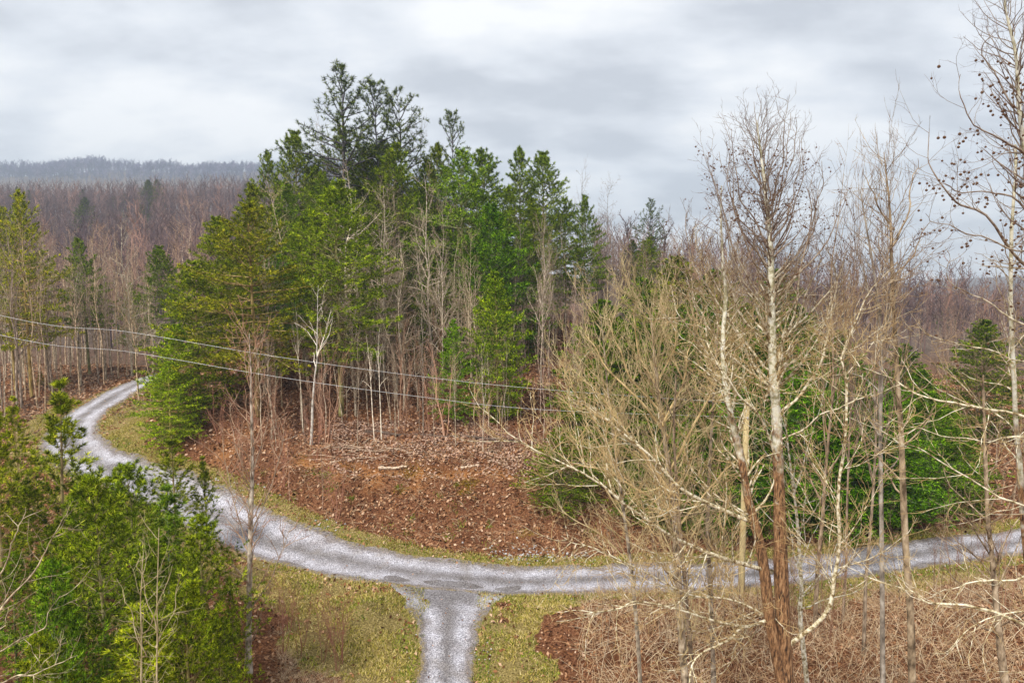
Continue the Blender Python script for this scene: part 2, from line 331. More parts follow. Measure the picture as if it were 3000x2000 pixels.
def ground_mat():
    m, t, o = mk('forest_floor'); g = nd(t, 'ShaderNodeNewGeometry'); P = g.outputs['Position']
    n = noise(t, 9.0, 5, P, 0.7); r = ramp(t, [(0.025, 0.011, 0.006), (0.12, 0.052, 0.026), (0.24, 0.12, 0.06), (0.42, 0.27, 0.16)], [0.3, 0.45, 0.57, 0.74]); t.links.new(n.outputs[0], r.inputs[0])
    n2 = noise(t, 0.35, 3, P); r2 = ramp(t, [(0.72, 0.6, 0.55), (1.15, 1.05, 1.0)], [0.35, 0.62]); t.links.new(n2.outputs[0], r2.inputs[0])
    c = mulc(t, r.outputs[0], r2.outputs[0])
    sp = nd(t, 'ShaderNodeSeparateXYZ'); t.links.new(P, sp.inputs[0]); mf = nd(t, 'ShaderNodeMapRange'); t.links.new(sp.outputs[1], mf.inputs[0]); mf.inputs[1].default_value = 88; mf.inputs[2].default_value = 120
    rf = ramp(t, [(0.06, 0.045, 0.035), (0.22, 0.16, 0.125)], [0.35, 0.65]); t.links.new(n.outputs[0], rf.inputs[0]); c = mixc(t, mf.outputs[0], c, rf.outputs[0])
    a = nd(t, 'ShaderNodeAttribute', attribute_name='grass')
    n3 = noise(t, 12, 5, P, 0.7); r3 = ramp(t, [(0.07, 0.05, 0.018), (0.24, 0.18, 0.055), (0.48, 0.37, 0.17)], [0.36, 0.5, 0.68]); t.links.new(n3.outputs[0], r3.inputs[0])
    n5 = noise(t, 3, 4, P); ad = nd(t, 'ShaderNodeMath', operation='ADD'); t.links.new(a.outputs['Fac'], ad.inputs[0]); t.links.new(n5.outputs[0], ad.inputs[1])
    mr = nd(t, 'ShaderNodeMapRange'); t.links.new(ad.outputs[0], mr.inputs[0]); mr.inputs[1].default_value = 0.85; mr.inputs[2].default_value = 1.1
    c = mixc(t, mr.outputs[0], c, r3.outputs[0])
    a2 = nd(t, 'ShaderNodeAttribute', attribute_name='clay'); rc = ramp(t, [(0.22, 0.08, 0.02), (0.42, 0.2, 0.07)], [0.35, 0.65]); t.links.new(n.outputs[0], rc.inputs[0])
    c = mixc(t, a2.outputs['Fac'], c, rc.outputs[0])
    b = nd(t, 'ShaderNodeBsdfPrincipled'); b.inputs['Roughness'].default_value = 0.95; b.inputs['Specular IOR Level'].default_value = 0.1
    t.links.new(c, b.inputs['Base Color']); t.links.new(bump(t, n.outputs[0], 0.9, 0.12), b.inputs['Normal']); t.links.new(b.outputs[0], o.inputs[0]); return m
def gravel_mat():
    m, t, o = mk('gravel'); g = nd(t, 'ShaderNodeNewGeometry'); P = g.outputs['Position']
    n = noise(t, 14.0, 6, P, 0.8); r = ramp(t, [(0.07, 0.065, 0.07), (0.31, 0.30, 0.325), (0.80, 0.785, 0.83)], [0.37, 0.49, 0.62]); t.links.new(n.outputs[0], r.inputs[0])
    n2 = noise(t, 0.8, 4, P, 0.6); r2 = ramp(t, [(0.8, 0.77, 0.75), (1.1, 1.1, 1.12)], [0.35, 0.6]); t.links.new(n2.outputs[0], r2.inputs[0])
    c = mulc(t, r.outputs[0], r2.outputs[0])
    a = nd(t, 'ShaderNodeAttribute', attribute_name='across')      # -1 .. 1 over the width: two paler wheel tracks
    ab = nd(t, 'ShaderNodeMath', operation='ABSOLUTE'); t.links.new(a.outputs['Fac'], ab.inputs[0])
    n4 = noise(t, 0.6, 3, P); w = nd(t, 'ShaderNodeMath', operation='MULTIPLY_ADD'); t.links.new(n4.outputs[0], w.inputs[0]); w.inputs[1].default_value = 0.5; t.links.new(ab.outputs[0], w.inputs[2])
    r4 = ramp(t, [(0.74, 0.71, 0.68), (0.80, 0.77, 0.75), (1.12, 1.12, 1.13), (1.0, 1.0, 1.0), (0.72, 0.67, 0.62)], [0.25, 0.42, 0.72, 1.0, 1.22 / 1.3]); 
    r4 = ramp(t, [(0.55, 0.52, 0.48), (0.75, 0.73, 0.71), (1.2, 1.2, 1.21), (0.98, .96, .95), (0.66, 0.6, 0.54)], [0.24, 0.42, 0.68, 0.9, 1.0]); t.links.new(w.outputs[0], r4.inputs[0])
    c = mulc(t, c, r4.outputs[0])
    n6 = noise(t, 3.5, 5, P, 0.7); ed = nd(t, 'ShaderNodeMath', operation='MULTIPLY_ADD'); t.links.new(n6.outputs[0], ed.inputs[0]); ed.inputs[1].default_value = 1.1; t.links.new(ab.outputs[0], ed.inputs[2])
    me_ = nd(t, 'ShaderNodeMapRange'); t.links.new(ed.outputs[0], me_.inputs[0]); me_.inputs[1].default_value = 1.38; me_.inputs[2].default_value = 1.52
    rs = ramp(t, [(0.08, 0.06, 0.03), (0.26, 0.2, 0.09), (0.44, 0.34, 0.2)], [0.36, 0.5, 0.66]); t.links.new(n.outputs[0], rs.inputs[0]); c = mixc(t, me_.outputs[0], c, rs.outputs[0])
    n7 = noise(t, 0.45, 4, P, 0.65); mb = nd(t, 'ShaderNodeMapRange'); t.links.new(n7.outputs[0], mb.inputs[0]); mb.inputs[1].default_value = 0.56; mb.inputs[2].default_value = 0.7; mb.inputs[4].default_value = 0.55
    rb = ramp(t, [(0.12, 0.1, 0.085), (0.36, 0.31, 0.27)], [0.36, 0.62]); t.links.new(n.outputs[0], rb.inputs[0]); c = mixc(t, mb.outputs[0], c, rb.outputs[0])
    b = nd(t, 'ShaderNodeBsdfPrincipled'); b.inputs['Roughness'].default_value = 0.9; b.inputs['Specular IOR Level'].default_value = 0.2
    t.links.new(c, b.inputs['Base Color']); t.links.new(bump(t, n.outputs[0], 0.8, 0.08), b.inputs['Normal']); t.links.new(b.outputs[0], o.inputs[0]); return m
M['ground'] = ground_mat(); M['gravel'] = gravel_mat()

# ------------------------------------------------------------------ ground, roads
def poly_in(poly, x, y):
    p = np.array(poly); c = np.zeros(np.shape(x), bool); j = len(p) - 1
    for i in range(len(p)):
        cond = ((p[i, 1] > y) != (p[j, 1] > y)) & (x < (p[j, 0] - p[i, 0]) * (y - p[i, 1]) / (p[j, 1] - p[i, 1] + 1e-12) + p[i, 0])
        c ^= cond; j = i
    return c
def gpoly(vs): return [G(*v)[:2] for v in vs]
MEADOWS = [gpoly(p) for p in [
    [(540, 1270), (700, 1320), (860, 1352), (950, 1400), (965, 1567), (700, 1567), (640, 1440), (560, 1360)],
    [(1130, 1400), (1200, 1352), (1420, 1350), (1300, 1400), (1240, 1480), (1260, 1567), (1098, 1567)],
    [(265, 950), (350, 905), (350, 1000), (310, 1060), (262, 1040), (250, 990)],
    [(50, 985), (150, 915), (140, 940), (90, 985), (60, 1040), (85, 1120), (40, 1120), (10, 1030)],
    [(100, 1130), (330, 1160), (500, 1260), (540, 1340), (400, 1300), (200, 1220)],
    [(1750, 1372), (1880, 1352), (2330, 1290), (2330, 1340), (2000, 1375), (1850, 1400)]]]
def grass_at(x, y):
    x0_, y0_ = x, y; x, y = x + 1.6 * fbm(x0_ / 1.5, y0_ / 1.5, 3), y + 1.6 * fbm(x0_ / 1.5 + 50, y0_ / 1.5, 3)
    g = sum(poly_in(p, x, y).astype(float) for p in MEADOWS)
    d = rdist(x0_, y0_)
    return np.clip(g + sstep(3.5, 2.7, d) * 0.75, 0, 1)
ny, nx = MX.shape
idx = np.arange(ny * nx).reshape(ny, nx)
Fg = np.stack([idx[:-1, :-1], idx[:-1, 1:], idx[1:, 1:], idx[1:, :-1]], -1).reshape(-1, 4)
gm = mesh('ground', np.stack([MX, MY, MZ], -1).reshape(-1, 3), [Fg], M['ground'])
ga = np.zeros(MX.shape); ga[_k] = grass_at(MX[_k], MY[_k])
clay = np.zeros(MX.shape); clay[_k] = np.exp(-(_dl / 0.5) ** 2)
for vx, vy, s in [(535, 1010, 1.3), (520, 1040, 1.0), (780, 1085, .6), (860, 1105, .7), (960, 1115, .6), (560, 1000, 1.0)]:
    q = G(vx, vy); clay = np.maximum(clay, 0.8 * np.exp(-((MX - q[0]) ** 2 + (MY - q[1]) ** 2) / s ** 2))
for nm, arr in (('grass', ga), ('clay', clay)):
    at = gm.attributes.new(nm, 'FLOAT', 'POINT'); at.data.foreach_set('value', arr.ravel().astype(np.float32))
ob('ground', gm, kind='structure')

def road(name, line, wfun, lift):
    c = crom(line, max(len(line), 500)); T = nrm(np.gradient(c, axis=0)); Nn = np.stack([-T[:, 1], T[:, 0]], -1)
    arc = np.concatenate([[0], np.cumsum(np.linalg.norm(np.diff(c, axis=0), axis=1))])
    ts = np.linspace(-1, 1, 23)
    wl = wfun(arc) + 0.38 * fbm(arc / 1.6, arc * 0 + 3, 4); wr = wfun(arc) + 0.38 * fbm(arc / 1.6, arc * 0 + 40, 4)
    w = np.where(ts[None] < 0, wl[:, None], wr[:, None])
    XY = c[:, None] + Nn[:, None] * (ts[None] * w)[..., None]
    z = HF(XY[..., 0], XY[..., 1]) + lift + 0.025 * fbm(XY[..., 0] * 1.5, XY[..., 1] * 1.5, 3)
    tr = np.exp(-((np.abs(ts) - 0.5) / 0.16) ** 2); z -= 0.035 * tr[None]
    z[:, [0, -1]] -= 0.12
    n, k = z.shape; ix = np.arange(n * k).reshape(n, k)
    me = mesh(name, np.concatenate([XY, z[..., None]], -1).reshape(-1, 3), [np.stack([ix[:-1, :-1], ix[:-1, 1:], ix[1:, 1:], ix[1:, :-1]], -1).reshape(-1, 4)[:, ::-1]], M['gravel'])
    at = me.attributes.new('across', 'FLOAT', 'POINT'); at.data.foreach_set('value', (ts[None] * (np.clip((arc[:, None] - 1.9) / 3, 0, 1) if name == 'gravel_driveway' else np.ones((n, 1)))).ravel().astype(np.float32))
    ob(name, me, kind='structure')
_ay = np.concatenate([[0], np.cumsum(np.linalg.norm(np.diff(road_c, axis=0), axis=1))]); _wy = 2.25 - .35 * sstep(4, 16, road_c[:, 0]) + 0.25 * sstep(53, 62, road_c[:, 1]) * (road_c[:, 0] < 0)
road('gravel_road', road_c, lambda a: np.interp(a, _ay, _wy), 0.075)
road('gravel_driveway', spur_c, lambda a: 1.35 + 3.4 * np.exp(-(np.abs(a) / 4.0) ** 1.6), 0.068)

# ------------------------------------------------------------------ growth
def grow(P0, D, Ln, R0, K, wob, up, rg, tip=0.25, droop=None):
    N = len(P0); P = np.zeros((N, K + 1, 3)); P[:, 0] = P0; d = nrm(D)
    st = (Ln / K)[:, None]; upv = np.zeros((N, 3)); upv[:, 2] = up
    for i in range(K):
        d = nrm(d + wob * rg.normal(size=(N, 3)) + upv)
        P[:, i + 1] = P[:, i] + d * st
    t = np.linspace(0, 1, K + 1)[None]
    return P, R0[:, None] * (1 - t * (1 - tip))
def spawn(P, R, rg, dens=None, n=None, t0=0.2, t1=0.98, ang=(35, 55), ratio=0.5, lmin=0.1, rr=0.5, flat=0.0, K=3, wob=0.12, up=0.05, tip=0.3, rmin=0.002, taper=0.6, lmax=99):
    N, K1, _ = P.shape; seg = np.linalg.norm(np.diff(P, axis=1), axis=2).sum(1)
    cnt = np.full(N, n) if n else np.maximum(1, np.round(seg * dens).astype(int))
    pi = np.repeat(np.arange(N), cnt); k = np.concatenate([np.arange(c) for c in cnt]); cc = cnt[pi]
    t = t0 + (t1 - t0) * (k + rg.random(len(k))) / cc
    f = t * (K1 - 1); i = np.minimum(f.astype(int), K1 - 2); f = (f - i)[:, None]
    p = P[pi, i] * (1 - f) + P[pi, i + 1] * f; T = nrm(P[pi, i + 1] - P[pi, i]); r = R[pi, i] * (1 - f[:, 0]) + R[pi, i + 1] * f[:, 0]
    a = np.radians(rg.uniform(ang[0], ang[1], len(t)))[:, None]
    side = nrm(np.cross(T, np.broadcast_to([0, 0, 1.0], T.shape))) * np.where(k % 2 == 0, 1, -1)[:, None]
    rnd = nrm(np.cross(T, rg.normal(size=T.shape)))
    sd = nrm(flat * side + (1 - flat) * rnd)
    D = np.cos(a) * T + np.sin(a) * sd
    Ln = np.clip(seg[pi] * ratio * (1 - taper * t) * rg.uniform(0.6, 1.25, len(t)), lmin, lmax)
    return grow(p, D, Ln, np.maximum(r * rr, rmin), K, wob, up, rg, tip)
def needles(p, d, rg, n, ln, w, spread=0.8):
    """bunches of needle blades at p pointing about d -> triangles"""
    N = len(p); P = np.repeat(p, n, 0); D = nrm(np.repeat(nrm(d), n, 0) + spread * rg.normal(size=(N * n, 3)))
    Lr = (ln * rg.uniform(0.6, 1.2, (N * n, 1))); sd = nrm(np.cross(D, rg.normal(size=D.shape))) * w * 0.5
    b = P + D * 0.12 * Lr
    V = np.stack([b - sd, b + sd, P + D * Lr], 1).reshape(-1, 3)
    return V, np.arange(len(V)).reshape(-1, 3)

def pine_proto(seed, H=20.0, r0=0.22, start=0.3, rad=0.2, whorls=26, per=5, tufts=4, nn=9, ln=0.32, w=0.05, shape=0.8, el=(62, 8, -16), gaps=0.0, mat='needle', lat=2.4, flat=0.8, spread=0.75, dead=True, ratio2=0.5, up1=.045):
    rg = np.random.default_rng(seed)
    tk = 14; tp = np.zeros((1, tk, 3)); tp[0, :, 2] = np.linspace(-0.02 * H, H, tk)
    tp[0, :, :2] += np.cumsum(rg.normal(size=(tk, 2)) * 0.0035 * H, 0) * np.linspace(0, 1, tk)[:, None]
    tr = r0 * (1 - np.linspace(0, 1, tk) ** 1.1 * 0.95)[None]
    tm = Acc(); tm.tube(tp, tr, 8)
    hs, az = [], []
    for i in range(whorls):
        h = start + (1 - start) * ((i + rg.uniform(-.2, .2)) / whorls)
        n = rg.integers(per - 1, per + 2); a0 = rg.uniform(0, 6.28)
        for j in range(n):
            if rg.random() < gaps: continue
            hs.append(min(h, 0.985)); az.append(a0 + 6.283 * j / n + rg.uniform(-.3, .3))
    hs, az = np.array(hs), np.array(az); q = (hs - start) / (1 - start)
    prof = np.minimum(1, 0.5 + q / 0.2 * 0.5) * (1 - q ** 1.7) ** (shape + .15) + 0.035
    Ln = rad * H * prof * rg.uniform(0.62, 1.18, len(q))
    elv = np.radians(np.interp(q, [0, 0.45, 0.95], [el[2], el[1], el[0]]) + rg.normal(size=len(q)) * 7)
    D = np.stack([np.cos(az) * np.cos(elv), np.sin(az) * np.cos(elv), np.sin(elv)], -1)
    zi = np.interp(hs * H, tp[0, :, 2], np.arange(tk)); i0 = np.minimum(zi.astype(int), tk - 2); f = (zi - i0)[:, None]
    P0 = tp[0, i0] * (1 - f) + tp[0, i0 + 1] * f
    P1, R1 = grow(P0, D, Ln, np.clip(0.012 * Ln + 0.012, 0.008, 0.09) * H / 20, 5, 0.06, up1, rg, 0.2)
    P2, R2 = spawn(P1, R1, rg, dens=lat * 20 / H, t0=0.18, t1=1.0, ang=(38, 62), ratio=ratio2, lmin=0.012 * H, lmax=0.09 * H, rr=0.5, flat=flat, K=3, wob=0.08, up=0.05, taper=0.65)
    cr = Acc()
    cr.tube(P1, R1, 4, 1); cr.tube(P2, R2 * 0.8, 3, 1)
    # bunches along laterals and along the ends of the main boughs
    ps, ds = [], []
    for Pb, tlo, k in ((P2, 0.25, tufts), (P1, 0.45, tufts + 2)):
        for j in range(k):
            t = np.clip(tlo + (1 - tlo) * (j + rg.random(len(Pb)) * 0.8 + 0.2) / k, 0, 0.999); f = t * (Pb.shape[1] - 1); i = f.astype(int); f = (f - i)[:, None]; r = np.arange(len(Pb))
            ps.append(Pb[r, i] * (1 - f) + Pb[r, i + 1] * f); ds.append(nrm(Pb[r, i + 1] - Pb[r, i]) + [0, 0, 0.35])
    cr.add(*needles(np.concatenate(ps), np.concatenate(ds), rg, nn, ln, w, spread), 0)
    if dead:   # bare stubs below the crown
        m = 22; h = rg.uniform(start * 0.35, start * 1.05, m) * H; a = rg.uniform(0, 6.28, m)
        Pd = np.stack([np.interp(h, tp[0, :, 2], tp[0, :, 0]), np.interp(h, tp[0, :, 2], tp[0, :, 1]), h], -1)
        P3, R3 = grow(Pd, np.stack([np.cos(a), np.sin(a), -0.1 + 0 * a], -1), rg.uniform(0.03, 0.09, m) * H, np.full(m, 0.02 * H / 20), 3, 0.15, 0, rg)
        cr.tube(P3, R3, 3, 1); P4, R4 = spawn(P3, R3, rg, n=3, ratio=0.5, rmin=0.008); cr.tube(P4, R4, 3, 1)
    return dict(H=H, trunk=tm.mesh('trunk', M['pine_bark']), crown=cr.mesh('crown', [M[mat], M['pine_bark']], False))

def bare_proto(seed, H=14.0, r0=0.15, start=0.35, n1=16, len1=0.32, ang=(35, 55), up=0.09, d2=1.6, d3=2.6, rat2=0.5, rat3=0.5, thick=1.0, bmat='grey_bark', tmat='grey_twig', crook=0.012, forks=0, d4=0, twigr=0.008, wob=0.11, n_stems=1, r1=0.55):
    rg = np.random.default_rng(seed)
    tm, cr = Acc(), Acc(); extra = []
    tk = 12
    for s in range(n_stems):
        sc = 1 if s == 0 else rg.uniform(0.75, 0.95)
        tp = np.zeros((1, tk, 3)); tt = np.linspace(0, 1, tk); tp[0, :, 2] = (-0.03 + 1.03 * tt) * H * sc
        tp[0, :, :2] += np.cumsum(rg.normal(size=(tk, 2)) * crook * H, 0) * np.minimum(1, tt * 2)[:, None]
        if s: a = rg.uniform(0, 6.28); tp[0, :, :2] += np.array([math.cos(a), math.sin(a)]) * (0.02 + 0.16 * tt[:, None] ** 0.8) * H
        tr = r0 * (1 - tt ** 0.9 * 0.93)[None]
        if s == 0: tm.tube(tp, tr, 7)
        else: st_ = Acc(); st_.tube(tp, tr, 7); extra.append(st_.mesh('stem', M[bmat]))
        P1, R1 = spawn(tp, tr, rg, n=n1, t0=start, t1=0.97, ang=ang, ratio=len1, rr=r1, K=6, wob=wob, up=up, taper=0.62, rmin=twigr * 1.4)
        if forks:
            Pf, Rf = spawn(tp, tr, rg, n=forks, t0=start * 0.8, t1=0.6, ang=(20, 35), ratio=0.5, rr=0.7, K=7, wob=0.09, up=0.08, taper=0.3)
            cr.tube(Pf, Rf, 6, 1); Pg, Rg = spawn(Pf, Rf, rg, n=8, ratio=0.5, K=6, ang=ang, up=up, wob=wob, rmin=twigr * 1.4)
            P1 = np.concatenate([P1, Pg]); R1 = np.concatenate([R1, Rg])
        cr.tube(P1, R1, 4, 1)
        k = 14 / H
        P2, R2 = spawn(P1, R1, rg, dens=d2 * k, t0=0.2, ang=(30, 55), ratio=rat2, rr=0.55, K=4, wob=wob, up=up, lmin=0.02 * H, rmin=twigr * 1.1)
        cr.tube(P2, R2, 3)
        P3, R3 = spawn(P2, R2, rg, dens=d3 * k, t0=0.15, ang=(28, 55), ratio=rat3, rr=0.6, K=3, wob=wob, up=up, lmin=0.014 * H, rmin=twigr)
        cr.tube(P3, R3, 3)
        if d4:
            P4, R4 = spawn(P3, R3, rg, dens=d4 * k, t0=0.1, ang=(25, 50), ratio=0.6, rr=0.7, K=2, wob=wob, up=up, lmin=0.012 * H, rmin=twigr)
            cr.tube(P4, R4, 3)
    return dict(H=H, trunk=tm.mesh('trunk', M[bmat]), crown=cr.mesh('crown', [M[tmat], M[bmat]]), stems=extra)

PINE = [pine_proto(11, start=0.28, rad=0.27, shape=0.75, w=.042, nn=14),
        pine_proto(12, start=0.22, rad=0.3, shape=0.7, gaps=0.1, whorls=23, w=.042, nn=14),
        pine_proto(13, start=0.33, rad=0.26, shape=0.9, lat=2.6, whorls=22, w=.042, nn=14)]
TALL = [pine_proto(21, H=28, start=0.52, rad=0.19, shape=0.5, whorls=16, per=4, gaps=0.22, lat=1.9, tufts=3, nn=11, ln=0.42, w=0.055, el=(60, 25, -5), spread=0.9, flat=0.5),
        pine_proto(22, H=28, start=0.55, rad=0.175, shape=0.45, whorls=14, per=4, gaps=0.3, lat=1.8, tufts=3, nn=11, ln=0.42, w=0.055, el=(65, 30, 5), spread=0.9, flat=0.5)]
HEM = [pine_proto(31, H=14, start=0.03, rad=0.33, shape=0.75, whorls=25, per=6, lat=2.3, tufts=3, nn=11, ln=0.29, w=0.055, el=(50, 5, -12), mat='hemlock', dead=False, spread=0.7),
       pine_proto(32, H=14, start=0.02, rad=0.38, shape=0.8, whorls=23, per=6, lat=2.0, tufts=3, nn=11, ln=0.29, w=0.055, el=(50, 0, -15), mat='hemlock', dead=False, gaps=0.08, spread=0.7)]
YOUNG = [pine_proto(41, H=9, r0=0.075, start=0.06, rad=0.24, shape=0.9, whorls=15, per=5, lat=1.15, tufts=3, nn=26, ln=0.2, w=0.02, el=(65, 42, 12), spread=0.5, flat=0.3, dead=False, ratio2=0.5, up1=.1),
         pine_proto(42, H=9, r0=0.075, start=0.1, rad=0.2, shape=0.8, whorls=13, per=5, lat=1.0, tufts=3, nn=28, ln=0.21, w=0.02, el=(70, 50, 20), spread=0.48, flat=0.3, dead=False, gaps=0.1, ratio2=0.5, up1=.12),
         pine_proto(43, H=9, r0=0.09, start=0.12, rad=0.34, shape=0.8, whorls=16, per=5, lat=1.5, tufts=3, nn=20, ln=0.2, w=0.022, el=(60, 30, 0), spread=0.6, flat=0.5, dead=False, ratio2=0.45, up1=.08)]
BARE = [bare_proto(51, start=0.3, n1=20, d2=2.0, d3=2.6),
        bare_proto(52, start=0.4, n1=18, ang=(25, 45), up=0.13, crook=0.01),
        bare_proto(53, start=0.25, n1=20, ang=(45, 70), up=0.05, crook=0.018, forks=2, wob=0.18),
        bare_proto(54, start=0.45, n1=14, ang=(22, 40), up=0.12, crook=0.007, r0=0.085),
        bare_proto(55, start=0.3, n1=18, ang=(30, 50), up=0.1, tmat='red_twig', r0=0.09)]
OAK = [bare_proto(56, H=22, r0=0.26, start=0.14, n1=32, len1=0.36, ang=(45, 75), up=0.06, crook=0.012, forks=3, wob=0.2, d2=2.6, d3=3.2, twigr=0.015),
       bare_proto(57, H=22, r0=0.2, start=0.22, n1=32, len1=0.32, ang=(40, 65), up=0.07, crook=0.01, forks=1, wob=0.18, d2=2.8, d3=3.2, twigr=0.015)]
BIRCH = bare_proto(58, H=14, r0=.16, start=.5, n1=12, crook=.013, bmat='white_bark', forks=1, ang=(35, 60), wob=.18, d2=1.6, d3=1.8)
SAP = [bare_proto(61, H=7, r0=0.04, start=0.3, n1=12, len1=0.35, ang=(20, 40), up=0.13, d2=1.5, d3=1.2, twigr=0.006, crook=0.008),
       bare_proto(62, H=7, r0=0.035, start=0.45, n1=9, len1=0.3, ang=(20, 45), up=0.1, d2=1.5, d3=1.0, twigr=0.006, crook=0.01),
       bare_proto(63, H=7, r0=0.035, start=0.25, n1=12, len1=0.4, ang=(20, 40), up=0.1, d2=1.6, d3=1.2, twigr=0.006, crook=0.012, tmat='red_twig', bmat='red_twig', n_stems=3)]
FAN = [bare_proto(71, H=16, r0=0.13, start=0.35, n1=34, len1=0.34, ang=(28, 48), up=0.12, d2=2.6, d3=3.4, wob=0.1, twigr=0.01)]

rt = np.random.default_rng(99)
def put(proto, kind, cat, label, vx, vtop, Y, wide=1.0, col=(1, 1, 1), tcol=None, group=None, rot=None, base_y=None, lean=0.0, xy=None):
    if xy is not None: X, Yy = xy; top = None
    else:
        top = U(vx, vtop, Y); X, Yy = top[0], top[1]
    z = float(HF(X, Yy)); h = (top[2] - z) if top is not None else vtop
    s = h / proto['H']; r = rt.uniform(0, 6.28) if rot is None else rot
    root = ob(kind, None, loc=(X, Yy, z), label=label, category=cat, group=group)
    root.rotation_euler = (0, lean, 0)
    for pn, dt in [('trunk', proto['trunk']), ('crown', proto['crown'])] + [('stem', q) for q in proto.get('stems', [])]:
        c = ob(pn, dt, root); c.scale = (s * wide, s * wide, s); c.rotation_euler = (0, 0, r)
        c.color = (*(tcol if (tcol and pn != 'crown') else col), 1)
    return root

# ------------------------------------------------------------------ evergreens on the hill (pixel x, pixel y of the top, distance)
DG, YG, BG, LG = (0.75, 0.95, 1.0), (1.2, 1.1, 0.75), (0.8, 1.0, 1.25), (1.05, 1.25, 0.9)
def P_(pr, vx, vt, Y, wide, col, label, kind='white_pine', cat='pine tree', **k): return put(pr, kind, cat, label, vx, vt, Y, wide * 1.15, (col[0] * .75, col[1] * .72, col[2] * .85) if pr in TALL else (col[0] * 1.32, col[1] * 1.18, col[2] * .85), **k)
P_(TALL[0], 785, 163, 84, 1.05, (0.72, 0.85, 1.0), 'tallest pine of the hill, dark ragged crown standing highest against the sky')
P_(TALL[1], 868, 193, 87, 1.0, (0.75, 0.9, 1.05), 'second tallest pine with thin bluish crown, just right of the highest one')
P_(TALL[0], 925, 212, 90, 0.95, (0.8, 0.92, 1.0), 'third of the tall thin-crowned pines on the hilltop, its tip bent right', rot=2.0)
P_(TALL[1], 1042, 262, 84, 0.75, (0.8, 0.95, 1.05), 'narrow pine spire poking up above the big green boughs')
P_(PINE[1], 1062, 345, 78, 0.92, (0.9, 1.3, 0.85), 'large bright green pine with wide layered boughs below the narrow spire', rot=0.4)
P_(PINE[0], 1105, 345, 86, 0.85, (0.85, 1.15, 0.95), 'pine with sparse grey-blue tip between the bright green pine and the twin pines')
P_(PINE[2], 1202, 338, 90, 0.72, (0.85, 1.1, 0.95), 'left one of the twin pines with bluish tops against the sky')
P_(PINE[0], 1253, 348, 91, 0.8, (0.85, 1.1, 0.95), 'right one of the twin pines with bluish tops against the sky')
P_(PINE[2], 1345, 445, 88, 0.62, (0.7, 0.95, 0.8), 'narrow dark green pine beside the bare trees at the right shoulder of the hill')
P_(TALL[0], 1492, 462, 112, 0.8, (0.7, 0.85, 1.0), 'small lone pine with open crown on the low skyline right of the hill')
P_(PINE[0], 1492, 545, 108, 0.95, (0.85, 1.05, 0.8), 'low green pine under the small lone pine on the skyline')
P_(PINE[0], 682, 300, 84, 0.72, (0.9, 1.1, 0.95), 'pine with ragged grey-tipped top on the left slope of the hilltop')
P_(PINE[1], 612, 350, 86, 0.6, (0.85, 1.05, 0.95), 'slim pine at the far left edge of the hilltop group')
P_(PINE[2], 650, 415, 76, 0.8, (0.75, 1.05, 0.85), 'dark pine filling the middle of the left hilltop slope')
P_(PINE[1], 745, 400, 80, 0.8, (0.8, 1.05, 0.8), 'deep green pine right behind the leaning pale bare branches')
P_(PINE[0], 905, 330, 82, 0.8, (0.9, 1.1, 0.75), 'olive green pine filling the middle of the hilltop under the thin crowns')
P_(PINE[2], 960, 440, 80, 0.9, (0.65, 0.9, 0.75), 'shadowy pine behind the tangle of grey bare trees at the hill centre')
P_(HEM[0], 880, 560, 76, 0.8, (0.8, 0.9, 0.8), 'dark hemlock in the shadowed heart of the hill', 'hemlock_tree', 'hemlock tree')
P_(PINE[1], 575, 468, 60, 1.12, (1.12, 1.1, 0.7), 'broad yellow-green pine with grey trunk at the left end of the hill', rot=1.0)
P_(PINE[0], 500, 500, 66, 0.95, (1.1, 1.25, 0.75), 'round-topped green pine behind the broad yellow-green one')
P_(PINE[2], 625, 540, 68, 0.85, (0.65, 1.2, 0.85), 'blue-green pine squeezed between the yellow-green pine and the central pine')
P_(HEM[1], 445, 600, 62, 0.9, (1.25, 1.35, 0.8), 'dense green evergreen leaning over the crest of the gravel road', 'hemlock_tree', 'evergreen tree')
P_(HEM[0], 402, 745, 58, 0.95, (1.45, 1.7, 0.9), 'bright green evergreen with boughs to the ground beside the road crest', 'hemlock_tree', 'evergreen tree')
P_(HEM[1], 385, 830, 56, 1.0, (1.6, 1.9, 0.9), 'lowest bright green young evergreen at the inner curve of the road', 'hemlock_tree', 'evergreen tree')
P_(PINE[0], 772, 415, 62, 0.98, (1.05, 1.3, 0.8), 'central pine with straight grey trunk and flat green boughs over the bank', rot=2.6)
P_(HEM[0], 1142, 625, 62, 0.72, (1.25, 1.5, 0.9), 'light green young evergreen standing right of the twisted grey trees', 'hemlock_tree', 'evergreen tree')
P_(HEM[1], 1040, 735, 60, 0.62, (1.0, 1.5, 0.95), 'small bushy bluish-green evergreen low on the hill slope', 'hemlock_tree', 'evergreen tree')
P_(HEM[0], 1128, 470, 74, 0.85, (0.7, 1.15, 0.8), 'dark green hemlock under the bright layered pine', 'hemlock_tree', 'hemlock tree')
P_(HEM[1], 1200, 520, 80, 0.75, (0.8, 1.05, 0.75), 'dull green evergreen behind the fan-shaped bare tree', 'hemlock_tree', 'evergreen tree')
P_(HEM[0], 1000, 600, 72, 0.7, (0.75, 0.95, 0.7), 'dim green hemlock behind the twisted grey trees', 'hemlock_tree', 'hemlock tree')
P_(PINE[1], 42, 440, 76, 0.62, (1.5, 1.5, 0.8), 'yellow-green topped pine at the edge of the left thicket', rot=.3)
P_(PINE[2], 8, 470, 79, 0.6, (1.3, 1.35, 0.8), 'pine half cut by the photo edge, behind the yellow-green topped one')
P_(PINE[2], 188, 545, 86, 0.78, (0.8, 1.1, 0.75), 'dark-trunked pine with layered boughs left of the white forked tree')
